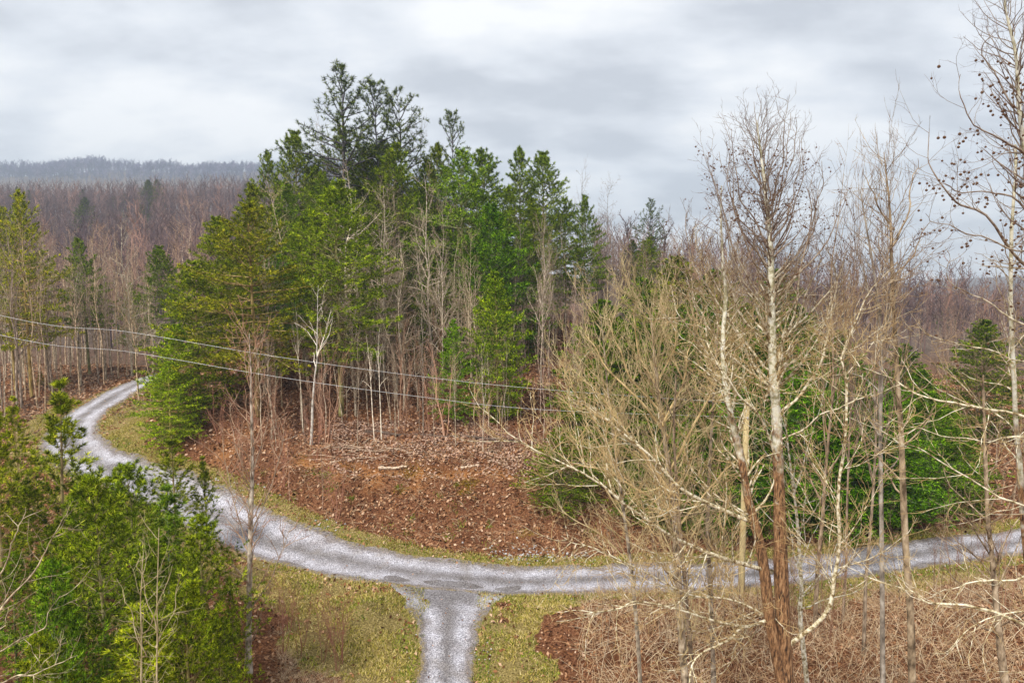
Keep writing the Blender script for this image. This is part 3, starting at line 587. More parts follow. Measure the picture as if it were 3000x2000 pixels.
P_(PINE[0], 370, 565, 90, 0.8, (0.75, 1.0, 0.75), 'dark pine with pale trunk behind the road crest')
P_(PINE[1], 300, 650, 96, 0.6, (0.7, 0.9, 0.7), 'dim pine between the two dark pines beyond the road')
P_(HEM[1], 92, 850, 80, 0.7, (0.9, 0.9, 0.65), 'low olive evergreen bush inside the left thicket', 'hemlock_tree', 'evergreen tree')
for vx, vt, Y, wd, c, lb in [(835, 345, 88, .75, (.8, .95, .75), 'dim pine closing the gap below the two tallest thin crowns'),
        (975, 365, 90, .7, (.8, 1.0, .8), 'pine behind the twisted grey trees, its tip level with their tops'),
        (1160, 425, 84, .8, (.9, 1.15, .75), 'green pine between the bright layered pine and the twin pines'),
        (1300, 455, 90, .75, (.8, 1.05, .75), 'green pine right behind the twin pines, lower than both'),
        (720, 380, 88, .7, (.9, 1.05, .75), 'pine below the long crooked limb that reaches left'),
        (1090, 545, 76, .85, (.85, 1.15, .7), 'deep green pine low behind the light green young evergreen'),
        (530, 560, 72, .9, (1.0, 1.2, .7), 'green pine peeping between the two broad pines at the left end'),
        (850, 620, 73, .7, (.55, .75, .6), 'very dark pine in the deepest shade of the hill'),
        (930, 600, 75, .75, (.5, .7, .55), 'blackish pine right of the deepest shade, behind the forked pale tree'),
        (790, 300, 90, .8, (.8, .95, .75), 'green pine right under the tallest crown, hiding its trunk'),
        (870, 320, 92, .8, (.8, .95, .7), 'green pine right under the second tallest crown'),
        (1010, 330, 88, .75, (.85, 1.0, .7), 'green pine joining the thin crowns to the narrow spire'),
        (590, 420, 78, .85, (.95, 1.05, .7), 'green pine rising behind the round-topped one at the left end'),
        (1090, 420, 80, .9, (.8, 1.15, .7), 'full green pine just right of the bright layered one'),
        (1230, 470, 84, .9, (.8, 1.0, .7), 'full green pine closing the gap below the twin pines'),
        (690, 500, 72, .9, (.9, 1.1, .7), 'full green pine just left of the central pine, behind it'),
        (840, 480, 78, .85, (.7, .9, .65), 'shaded pine just right of the central pine, behind it')]:
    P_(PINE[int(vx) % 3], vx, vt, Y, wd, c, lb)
# evergreen screen behind the right part of the road
for i, (vx, vt, Y, wd, c, lb) in enumerate([
    (1395, 690, 60, .9, (.95, 1.1, .75), 'olive green hemlock where the red leafy hill meets the evergreen screen'),
    (1290, 985, 47.5, 1.2, (.95, 1.0, .6), 'low spreading olive evergreen on the bank beside the bare branch tips'),
    (1440, 900, 51, 1.1, (.8, .95, .65), 'dark low hemlock behind the lower yellow branches'),
    (1480, 640, 64, .85, (1.0, 1.15, .75), 'tall hemlock behind the yellow-twigged crown'),
    (1560, 590, 74, .95, (1.2, 1.05, .6), 'yellowish pine showing above the yellow-twigged crown'),
    (1610, 680, 62, .9, (.65, .95, .8), 'dark hemlock left of the white twin stem'),
    (1700, 700, 60, .9, (.7, .9, .65), 'dark hemlock behind the utility pole'),
    (1785, 620, 78, .8, (.75, .9, .7), 'hemlock directly behind the main sycamore trunk'),
    (1590, 960, 51, 1.05, (.75, .9, .6), 'low dark evergreen in front of the hemlocks left of the pole'),
    (1745, 960, 52, 1.05, (.7, 1.1, .7), 'low deep green evergreen between the pole and the sycamore'),
    (1860, 800, 58, 1.0, (.7, 1.2, .8), 'vivid dark green hemlock just right of the sycamore trunk'),
    (1905, 900, 52, 1.1, (.85, 1.3, .7), 'bright green low evergreen behind the white curved stem'),
    (1975, 830, 58, .95, (.75, 1.1, .75), 'hemlock left of the two grey slender trunks'),
    (2045, 880, 55, 1.0, (.8, 1.2, .7), 'evergreen filling the gap between the two grey slender trunks'),
    (2110, 850, 60, .95, (.8, 1.05, .75), 'hemlock right of the two grey slender trunks'),
    (2180, 940, 57, .95, (.85, 1.0, .65), 'low olive evergreen thinning out into the brown thicket'),
    (2270, 735, 66, .85, (1.0, 1.05, .6), 'olive round-topped evergreen near the right photo edge'),
    (2005, 1000, 50, 1.0, (.95, 1.3, .65), 'lowest bright evergreen at the road edge right of the white stem'),
    (1660, 850, 56, 1.0, (.75, .95, .65), 'dark evergreen behind the forked white stem'),
    (1500, 1010, 46.3, 1.0, (.8, .95, .6), 'small olive evergreen at the bank foot, left end of the front row'),
    (1615, 930, 46.2, 1.0, (.75, 1.0, .65), 'second evergreen in the front row by the road, left of the utility pole'),
    (1670, 1000, 45.6, 1.0, (.6, .95, .6), 'short dark evergreen of the front row hidden by the pole'),
    (1745, 880, 46.6, 1.0, (.75, 1.15, .7), 'deep green evergreen of the front row, just left of the sycamore stems'),
    (1835, 870, 47.2, 1.05, (.8, 1.25, .7), 'bright green evergreen of the front row, just right of the sycamore stems'),
    (1900, 930, 46.6, 1.0, (.75, 1.2, .65), 'evergreen of the front row behind the middle of the white curved stem'),
    (1970, 860, 47.6, 1.05, (.7, 1.1, .65), 'tall evergreen of the front row left of the two slender trunks'),
    (2060, 930, 47.6, 1.0, (.9, 1.3, .65), 'evergreen of the front row right behind the two slender trunks'),
    (2135, 900, 48.8, 1.0, (.8, 1.05, .65), 'evergreen of the front row right of the two slender trunks'),
    (2215, 1000, 49.5, .95, (.8, .95, .6), 'last olive evergreen of the front row, by the rough grey trunk'),
    (1560, 770, 57, 1.0, (.75, .95, .65), 'dark hemlock standing behind the dark slim trunk'),
    (1740, 780, 55, 1.0, (.7, .95, .65), 'dark hemlock seen between the twin stem and the main trunk'),
    (1375, 830, 55, .95, (.9, 1.0, .6), 'olive hemlock at the left end of the evergreen screen'),
    (1420, 760, 58, 1.0, (.85, 1.0, .65), 'dull green hemlock behind the lower left branches of the yellow crown'),
    (1520, 720, 60, 1.0, (.8, 1.0, .65), 'deep green hemlock in the very middle behind the yellow crown'),
    (1640, 620, 72, .9, (.85, .95, .65), 'tall dark hemlock showing over the tan-twigged tree'),
    (1830, 700, 66, .9, (.8, .95, .65), 'tall dark hemlock right of the cream upper trunk'),
    (1930, 760, 64, .9, (.75, 1.0, .65), 'dark hemlock rising behind the top of the white curved stem'),
    (2080, 790, 66, .9, (.8, .95, .65), 'dusky hemlock at the back between the slender trunks'),
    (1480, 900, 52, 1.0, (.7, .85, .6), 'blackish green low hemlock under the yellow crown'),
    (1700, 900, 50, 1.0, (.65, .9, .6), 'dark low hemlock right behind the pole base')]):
    P_(HEM[i % 2], vx, vt, Y, wd * 1.3, (c[0] * .82, c[1] * .95, c[2] * 1.1), lb, 'hemlock_tree', 'evergreen tree')

# ------------------------------------------------------------------ named bare trees on the hill
GY_, WH, TN = (1.5, 1.42, 1.3), (2.0, 1.95, 1.85), (1.6, 1.45, 1.15)
def B_(pr, vx, vt, Y, label, wide=1, col=GY_, kind='bare_tree', **k): return put(pr, kind, 'bare tree', label, vx, vt, Y, wide, col, **k)
B_(OAK[0], 800, 395, 74, 'big pale bare tree with thick forked trunk in the middle of the hill', .8, WH)
B_(OAK[1], 872, 430, 70, 'grey bare tree with spreading crooked limbs in front of the dark hill heart', .85, GY_)
B_(OAK[0], 990, 400, 69, 'tall twisted grey tree with short dead limbs all down its trunk', .62, GY_, rot=1.2)
B_(OAK[1], 1012, 460, 66, 'second twisted grey tree close beside the tall one', .5, GY_)
B_(OAK[1], 700, 420, 72, 'bare tree leaning left with long sweeping pale branches', .95, TN, lean=-0.18)
B_(FAN[0], 1245, 505, 69, 'pale fan-shaped bare tree with dense upright twigs', .82, (1.35, 1.25, 1.15))
B_(FAN[0], 1262, 560, 73, 'thinner bare tree right behind the fan-shaped one', .7, (1.15, 1.05, 1.0), rot=2)
B_(OAK[1], 970, 290, 92, 'bare crown showing lilac against the sky right of the thin tall pines', .6, (.9, .9, 1.1))
B_(OAK[0], 1345, 385, 104, 'bare tree with open crown on the skyline beside the twin pines', .55, (.8, .8, .9), rot=.5)
B_(OAK[1], 1402, 415, 106, 'round bare crown on the skyline, farthest right of the hilltop trees', .75, (.8, .8, .9), rot=.9)
B_(OAK[0], 735, 290, 88, 'bare tree whose long crooked limb reaches left of the highest pine', .6, (.9, .85, .85), rot=3.0)
B_(BIRCH, 704, 655, 54.5, 'white-barked birch with crooked dead top at the edge of the bank', .85, (1.7, 1.6, 1.45), 'birch_tree', tcol=(1.0, .98, .94))
B_(BIRCH, 688, 700, 58, 'slim grey birch close behind the white-barked one', .5, (1.2, 1.1, .9), 'birch_tree')
B_(BARE[1], 640, 690, 62, 'slender tan bare tree between the pine trunk and the white birch', .6, (1.3, 1.15, .85))
B_(BIRCH, 855, 770, 56, 'leaning pale stem, left one of the clump on the shelf', .5, (1.7, 1.55, 1.35), lean=-0.08)
B_(BIRCH, 872, 755, 55.6, 'upright pale stem, right one of the clump on the shelf', .5, (1.7, 1.6, 1.4))
B_(BARE[0], 968, 640, 57, 'thin dark-barked straight tree standing right of the stick pile', .4, (.9, .85, .8))
B_(BARE[1], 1045, 800, 54, 'thin pale sapling rising from the leafy shelf', .5, (1.5, 1.4, 1.2))
B_(BARE[1], 1108, 790, 53, 'tallest thin white sapling at the right side of the shelf', .5, (1.8, 1.7, 1.6))
B_(BARE[3], 905, 800, 55, 'straight thin sapling right of the pale clump', .5, (1.4, 1.3, 1.1))
B_(OAK[0], 285, 510, 84, 'white-trunked forked bare tree beyond the road, standing before the dark pines', .62, (1.6, 1.6, 1.45), rot=.7)
B_(OAK[1], 430, 455, 120, 'tan sprawling bare tree top behind the round-topped green pine', .95, (1.5, 1.3, 1.2))
B_(FAN[0], 2040, 345, 30, 'dark slender bare tree with fine crown standing alone against the sky', .5, (.8, .7, .6), rot=1.1)
B_(FAN[0], 1982, 425, 34, 'thin twiggy bare tree just left of the dark slender one', .42, (.85, .7, .6), rot=4.1)
B_(BARE[0], 1915, 400, 33, 'slim bare tree next to the main sycamore crown on its right', .5, (.9, .75, .6))

# ------------------------------------------------------------------ crowds of bare trees, each one its own tree
def zone(n, vx0, vx1, Y0, Y1, topf, protos, kind, noun, where, group, wide=(0.5, 0.8), cols=((1, 1, 1),), tones=('',), hlim=(3, 30), seed=1, rmin=3.0):
    """n single trees; each label tells height, tone, front or back, and the landmark beside it"""
    rg = np.random.default_rng(seed); placed = []; tries = 0
    while len(placed) < n and tries < n * 30:
        tries += 1
        vx, Y = rg.uniform(vx0, vx1), rg.uniform(Y0, Y1)
        p = U(vx, 700, Y); x, y = p[0], p[1]
        if float(rdist(np.array([x]), np.array([y]))[0]) < rmin + (1.2 if x < -20 and y > 55 else 0): continue
        if any((x - a[0]) ** 2 + (y - a[1]) ** 2 < 0.5 for a in placed): continue
        vt = topf(vx, rg); h = U(vx, vt, Y)[2] - float(HF(x, y)); ci = int(rg.integers(len(cols)))
        placed.append((x, y, min(max(h, hlim[0]), hlim[1]), ci, vx))
    hs = sorted(q[2] for q in placed); ys = sorted(q[1] for q in placed)
    labs = []
    for x, y, h, ci, vx in placed:
        r = hs.index(h) / len(hs); sz = ['very short', 'short', 'middling', 'tall', 'very tall'][int(r * 5)]
        d = ['in front', 'midway back', 'at the back'][int(ys.index(y) / len(ys) * 3)]
        w = next(t for lim, t in where if vx <= lim)
        lb = ' '.join(f'{sz} {tones[ci % len(tones)]} {noun}, {d}, {w}'.split())
        labs.append(lb if len(lb.replace('-', ' ').split()) < 14 else ' '.join(f'{sz} {tones[ci % len(tones)]} {noun}, {w}'.split()))
    for n_, (x, y, h, ci, vx) in enumerate(placed):
        same = sorted((placed[m][4], m) for m in range(len(labs)) if labs[m] == labs[n_]); lb = labs[n_]; k_ = [q[1] for q in same].index(n_)
        if len(same) > 1:
            w3 = ['leftmost', 'rightmost'] if len(same) == 2 else ['leftmost', 'middle', 'rightmost'] if len(same) == 3 else ['leftmost', 'inner left', 'inner right', 'rightmost', 'fifth', 'sixth', 'seventh']
            lb = lb + ', ' + w3[k_]
        put(protos[rg.integers(len(protos))], kind, 'bare tree', lb, 0, h, 0, rg.uniform(*wide),
            tuple(np.array(cols[ci]) * rg.uniform(0.85, 1.15)), group=group, xy=(x, y), lean=rg.normal() * 0.03)
gl = [(1.6, 1.5, 1.3), (1.25, 1.15, 1.0), (1.6, 1.35, 1.05), (1.0, .88, .8)]
zone(104, -70, 360, 66, 108, lambda v, r: np.interp(v, [0, 120, 350], [500, 540, 600]) + r.uniform(-30, 110), [BARE[0], BARE[1], BARE[3], BARE[3]], 'slender_bare_tree', 'thicket tree beyond the road', [(60, 'by the yellow-green pine'), (150, 'right of the yellow-green pine'), (230, 'before the dark-trunked pine'), (300, 'by the white forked tree'), (999, 'by the road crest')], 'bare trees left of the upper road', (.55, .85), gl, tones=('pale', 'greyish', 'tan', 'brown'), seed=3)
zone(56, 40, 560, 98, 160, lambda v, r: np.interp(v, [150, 560], [560, 510]) + r.uniform(-40, 60), [OAK[1], BARE[0], BARE[2]], 'rosy_bare_tree', 'bare tree in the dip', [(160, 'over the left thicket'), (260, 'above the dark-trunked pine'), (380, 'above the white forked tree'), (999, 'behind the round-topped pine')], 'rosy bare trees in the dip', (.6, .9), [(1.3, 1.0, .85), (1.45, 1.15, .95)], tones=('rosy', 'peach-toned'), seed=4)
zone(84, 590, 1190, 53, 72, lambda v, r: r.uniform(720, 940), SAP + [BARE[3]], 'thin_sapling', 'sapling on the leafy slope', [(680, 'left of the white birch'), (780, 'by the central pine trunk'), (880, 'by the pale clump'), (980, 'by the dark-barked tree'), (1080, 'by the small bushy evergreen'), (9999, 'by the light green evergreen')], 'saplings on the leafy slope', (.6, 1.0), [(1.7, 1.6, 1.4), (1.3, 1.15, 1.0), (2.1, 2.0, 1.8)], hlim=(2.5, 9), tones=('pale', 'brown', 'whitish'), seed=5)
zone(44, 1175, 1345, 57, 84, lambda v, r: r.uniform(600, 800), [BARE[1], BARE[3], BARE[4], SAP[0]], 'pinkish_sapling', 'upright sapling', [(1225, 'left under the fan-shaped tree'), (1285, 'right under the fan-shaped tree'), (9999, 'beside the yellow crown')], 'dense stand of pinkish saplings', (.55, .8), [(1.4, 1.15, 1.1), (1.0, .85, .85), (1.4, 1.25, 1.2)], hlim=(5, 14), tones=('pinkish', 'mauve', 'pale pink'), seed=6)
zone(30, 600, 1190, 62, 78, lambda v, r: r.uniform(480, 720), [OAK[1], BARE[0], BARE[2], OAK[0]], 'twiggy_bare_tree', 'twiggy tree on the front slope', [(720, 'left of the central pine'), (850, 'behind the central pine'), (980, 'before the dark hill heart'), (1090, 'by the bright layered pine'), (9999, 'near the fan-shaped tree')], 'twiggy bare trees on the front slope', (.5, .8), [(1.4, 1.3, 1.15), (1.15, 1.05, .95), (1.6, 1.45, 1.2)], hlim=(6, 20), tones=('pale', 'greyish', 'whitish'), seed=17)
zone(28, 570, 1380, 76, 98, lambda v, r: np.interp(v, [570, 700, 900, 1100, 1380], [500, 420, 400, 430, 520]) + r.uniform(-10, 130), [OAK[1], BARE[0], BARE[2], OAK[0]], 'grey_bare_tree', 'bare tree among hilltop pines', [(720, 'at the left hilltop slope'), (900, 'under the tallest pines'), (1050, 'right of the tallest pines'), (1200, 'left of the twin pines'), (9999, 'right of the twin pines')], 'bare trees among the hilltop pines', (.45, .75), [(1.1, 1.05, 1.0), (1.3, 1.2, 1.05), (.9, .85, .8)], tones=('greyish', 'pale', 'dark'), seed=7)
zone(64, 1345, 1860, 86, 140, lambda v, r: np.interp(v, [1340, 1450, 1600, 1860], [500, 520, 575, 630]) + r.uniform(-12, 60), [OAK[1], BARE[0], BARE[4], BARE[2]], 'shoulder_bare_tree', 'tree on the hill shoulder', [(1430, 'under the round bare crown'), (1530, 'near the lone skyline pine'), (1640, 'above the yellow crown'), (1750, 'left of the sycamore trunk'), (9999, 'right of the sycamore trunk')], 'bare trees on the right shoulder', (.55, .85), [(1.0, .85, .8), (.85, .72, .7), (1.1, 1.0, .95)], tones=('brown', 'mauve-brown', 'greyish'), seed=8)
zone(60, 1850, 2420, 62, 120, lambda v, r: r.uniform(660, 800), [OAK[1], BARE[0], BARE[4], BARE[2]], 'thicket_bare_tree', 'tree in the valley thicket', [(1960, 'left of the slender trunks'), (2100, 'behind the slender trunks'), (2250, 'left of the round-topped evergreen'), (9999, 'at the right edge')], 'bare trees beyond the right evergreens', (.6, .95), [(1.0, .8, .68), (1.15, .95, .8), (.85, .75, .75)], tones=('brown', 'tan', 'mauve-brown'), seed=9)
zone(40, 1380, 2400, 30, 37.3, lambda v, r: r.uniform(1080, 1330), SAP, 'roadside_sapling', 'near roadside sapling', [(1500, "left of the yellow crown's trunk"), (1680, 'near the utility pole'), (1850, 'by the sycamore trunk'), (2100, 'by the two slender trunks'), (9999, 'by the rough grey trunk')], 'saplings along the near road edge', (.6, 1.0), [(.75, .6, .5), (1.0, .85, .7), (.6, .5, .42)], hlim=(1.5, 6), tones=('brown', 'tan', 'dark'), seed=10)
zone(22, 440, 760, 44.5, 56, lambda v, r: r.uniform(880, 1090), [SAP[2], SAP[0]], 'bank_sapling', 'reddish sapling on the bank', [(520, 'by the road bend'), (620, 'behind the near birch'), (9999, 'below the white birch')], 'saplings on the left of the bank', (.8, 1.3), [(1.3, 1.0, .9)], hlim=(1.5, 5), tones=('',), seed=11)
zone(9, 590, 780, 29.5, 33, lambda v, r: r.uniform(1290, 1420), [SAP[2]], 'meadow_sapling', 'many-stemmed sapling in the grass', [(640, 'close to the near birch'), (700, 'a little right of the near birch'), (9999, 'toward the driveway')], 'small saplings beside the near birch', (.9, 1.4), [(.9, .65, .58)], hlim=(1.5, 4), tones=('',), seed=12, rmin=2)
zone(16, 2120, 2440, 44, 60, lambda v, r: r.uniform(900, 1130), [BARE[4], SAP[0], BARE[1]], 'thicket_sapling', 'sapling behind the road end', [(2220, 'left of the rough grey trunk'), (9999, 'right of the rough grey trunk')], 'saplings behind the right end of the road', (.7, 1.0), [(1.0, .8, .65), (1.2, 1.0, .85)], hlim=(4, 12), tones=('brown', 'tan'), seed=13)

# ------------------------------------------------------------------ near trees built from drawn limbs
def hero(kind, cat, label, stems, limbs, bmat, lmat, tmat, seed, dens=(3.4, 4.2, 5.0), lens=(0.42, 0.5, 0.55), up=0.10, twigr=0.0035, col=(1, 1, 1), tcol=None, nsg=26, ang=(32, 62), wob=0.17, lmax=(2.2, 1.0, .5), dark=None, crook=.045, fine=1.0):
    """stems / limbs: lists of ([(vx, vy, Y), ...], r_start, r_end); each limb is a part with its twigs as sub-part"""
    rg = np.random.default_rng(seed); p0 = U(*stems[0][0][0]); base = np.array([p0[0], p0[1], float(HF(p0[0], p0[1]))])
    root = ob(kind, None, loc=base, label=label, category=cat)
    alltw = []
    def part(name, spec, sides, first, mat):
        pts = [U(*q) for q in spec[0]]
        if first: pts = [np.array([pts[0][0], pts[0][1], base[2] - 0.3])] + pts if pts[0][2] > base[2] + 0.5 else pts
        if not first: pts = [pts[0] - nrm(pts[1] - pts[0]) * 0.08] + pts
        C = crom(pts, nsg) - base
        w_ = rg.normal(size=(nsg + 4, 3)); w_ = (w_[:-4] + 2 * w_[1:-3] + 3 * w_[2:-2] + 2 * w_[3:-1] + w_[4:]) / 4.4; C += (w_ - w_[:1]) * (0.015 if first else crook) * np.linspace(0.4, 1, nsg)[:, None]
        R = np.linspace(spec[1], spec[2], nsg); R = R * (1 + 0.06 * rg.normal(size=nsg)); R[:3] *= [1.3, 1.15, 1.05]
        high = 0.0 if dark is None else float(sstep(16.8, 19.5, (C[:, 2] + base[2]).mean())); dk = 1 - high * (1 - np.array(dark or (1, 1, 1)))
        a = Acc(); a.tube(C[None], R[None], 10 if first or sides > 6 else 6)
        o = ob(name, a.mesh(name, mat), root); o.color = (*(np.array(tcol or col) * dk), 1)
        t0 = spec[3] if len(spec) > 3 else 0.15; hi = float(sstep(17.0, 18.6, (C[nsg // (2 if name == 'limb' else 1) - 1:, 2] + base[2]).mean())); q_ = 1 - hi * (1 - fine); lm = [v * q_ for v in lmax]; tr_ = twigr * (1 - .45 * hi * (fine < 1))
        tw = Acc()
        P1, R1 = spawn(C[None], R[None], rg, dens=dens[0], t0=t0, ang=ang, ratio=lens[0], rr=0.34, K=6, wob=wob, up=up, lmin=0.35, lmax=lm[0], taper=0.55, rmin=tr_ * 1.8)
        P2, R2 = spawn(P1, R1, rg, dens=dens[1], t0=0.12, ang=(30, 55), ratio=lens[1], rr=0.5, K=4, wob=wob, up=up, lmin=0.15, lmax=lm[1], rmin=tr_ * 1.3)
        P3, R3 = spawn(P2, R2, rg, dens=dens[2], t0=0.1, ang=(28, 55), ratio=lens[2], rr=0.6, K=3, wob=wob, up=up, lmin=0.1, lmax=lm[2], rmin=tr_)
        tw.tube(P1, R1, 5, 1); tw.tube(P2, R2, 3); tw.tube(P3, R3, 3)
        t = ob('twigs', tw.mesh('twigs', [M[tmat], M[lmat]]), o); t.color = (*(np.array(col) * dk), 1)
        alltw.append((np.concatenate([P2[:, -1], P2[:, 2], P3[:, -1]])))
        return o
    for i, s in enumerate(stems): part('trunk' if i == 0 else 'stem', s, 10, i == 0, M[bmat])
    for s in limbs: part('limb', s, 6, False, M[lmat])
    return root, base, np.concatenate(alltw)

# main sycamore
A = 15.0
crown_limbs = []; rg = np.random.default_rng(31)
for k in range(22):      # ascending side limbs of the upper crown
    y0 = 450 + 22 * k; sd = 1 if k % 2 else -1; ye = max(215, y0 - rg.uniform(230, 330)); w_ = np.interp(ye, [200, 300, 400, 500, 650], [30, 85, 125, 165, 215]) * rg.uniform(.55, 1.05)
    dY = rg.uniform(-.9, .9); x0 = 1768 - max(0, 470 - y0) * .05
    crown_limbs.append(([(x0, y0, A + .2), (x0 + sd * w_ * .5, y0 - (y0 - ye) * .28, A + .2 + dY * .5), (x0 + sd * w_ * .85, y0 - (y0 - ye) * .6, A + .2 + dY * .8), (x0 + sd * w_, ye, A + .2 + dY)], .012 + .00004 * (y0 - 400) * 1.3 + .006, .004, .12))
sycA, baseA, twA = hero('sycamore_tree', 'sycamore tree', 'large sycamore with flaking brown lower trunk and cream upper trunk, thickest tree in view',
    [([(1812, 1700, A), (1806, 1560, A), (1794, 1330, A), (1790, 1100, A), (1784, 950, A), (1775, 860, A), (1769, 700, A), (1768, 578, A + .1), (1762, 465, A + .2), (1748, 352, A + .3), (1738, 278, A + .3)], 0.2, 0.008, .5),
     ([(1800, 1560, A - .1), (1772, 1434, A - .1), (1762, 1340, A - .1), (1745, 1240, A), (1724, 1160, A), (1708, 1070, A), (1684, 975, A + .1), (1668, 880, A + .2), (1662, 790, A + .3), (1671, 682, A + .4), (1655, 613, A + .4), (1648, 508, A + .5), (1652, 439, A + .5)], 0.15, 0.008, .35)],
    [([(1765, 1310, A), (1653, 1276, 14.4), (1590, 1249, 14), (1527, 1218, 13.6), (1455, 1164, 13.2), (1401, 1110, 13), (1324, 1074, 12.8), (1225, 1033, 12.6), (1180, 1000, 12.6)], 0.0585, .008),
     ([(1736, 1200, A), (1626, 1146, 14.8), (1558, 1110, 14.8), (1491, 1042, 14.7), (1428, 990, 14.6), (1347, 920, 14.6), (1284, 870, 14.6)], 0.0585, .008),
     ([(1765, 1425, A), (1725, 1447, 14.7), (1650, 1425, 14.2), (1572, 1407, 13.8), (1464, 1384, 13.4), (1401, 1408, 13.2), (1333, 1415, 13)], 0.0390, .006),
     ([(1772, 1420, A), (1710, 1450, 14.5), (1671, 1475, 14), (1603, 1524, 13.4), (1560, 1600, 13)], 0.0468, .012),
     ([(1761, 1420, A), (1690, 1378, 14.8), (1600, 1372, 14.4), (1518, 1340, 14), (1428, 1294, 13.7), (1340, 1260, 13.5), (1290, 1245, 13.4)], 0.0312, .006),
     ([(1808, 1479, A), (1845, 1450, 14.8), (1878, 1425, 14.7), (1908, 1385, 14.6), (1918, 1330, 14.6), (1930, 1240, 14.6), (1924, 1120, 14.6), (1937, 1024, 14.6), (1940, 869, 14.7), (1930, 820, 14.7), (1945, 770, 14.8), (1975, 700, 14.9), (2005, 643, 15), (2045, 591, 15.2)], 0.0585, .012, .3),
     ([(1790, 1080, A), (1762, 1000, 14.8), (1720, 930, 14.4), (1660, 860, 14.2), (1590, 770, 14), (1540, 700, 14)], 0.0351, .007, .3),
     ([(1784, 940, A), (1740, 850, 15.3), (1690, 750, 15.5), (1630, 665, 15.6), (1590, 578, 15.7), (1575, 491, 15.7)], 0.0390, .007, .3),
     ([(1784, 960, A), (1850, 900, 15.2), (1890, 830, 15.3), (1915, 740, 15.4), (1920, 647, 15.5), (1910, 560, 15.6)], 0.0390, .006, .3),
     ([(1775, 850, A), (1810, 780, 14.8), (1835, 700, 14.6), (1850, 613, 14.6), (1868, 508, 14.6), (1862, 439, 14.6)], 0.0351, .006, .2),
     ([(1770, 740, A), (1730, 656, 14.7), (1690, 586, 14.6), (1660, 499, 14.6), (1632, 421, 14.6), (1625, 360, 14.6)], 0.0312, .005, .15),
     ([(1769, 665, A), (1815, 604, 15.3), (1860, 526, 15.4), (1882, 439, 15.4), (1890, 369, 15.4)], 0.0296, .005, .15),
     ([(1768, 578, A), (1735, 508, 14.9), (1705, 439, 14.8), (1690, 352, 14.8), (1688, 295, 14.8)], 0.0234, .004, .1),
     ([(1765, 508, A), (1790, 456, 15.1), (1812, 395, 15.2), (1822, 325, 15.2), (1826, 273, 15.2)], 0.0218, .004, .1),
     ([(1769, 691, A), (1830, 647, 14.6), (1890, 578, 14.4), (1930, 508, 14.3), (1950, 439, 14.3)], 0.0273, .005, .1),
     ([(1790, 1010, A), (1850, 980, 14.5), (1930, 930, 14), (2010, 900, 13.8)], 0.0273, .006, .2),
     ([(1668, 880, A + .2), (1625, 800, 15.4), (1600, 700, 15.6), (1560, 613, 15.8)], 0.0273, .006, .2)] + crown_limbs,
    'syc_bark', 'syc_limb', 'syc_twig', 201, dens=(4.4, 4.6, 4.6), col=(1.12, 1.07, .97), twigr=.0052, lmax=(2.1, 1.05, .5), fine=.5)
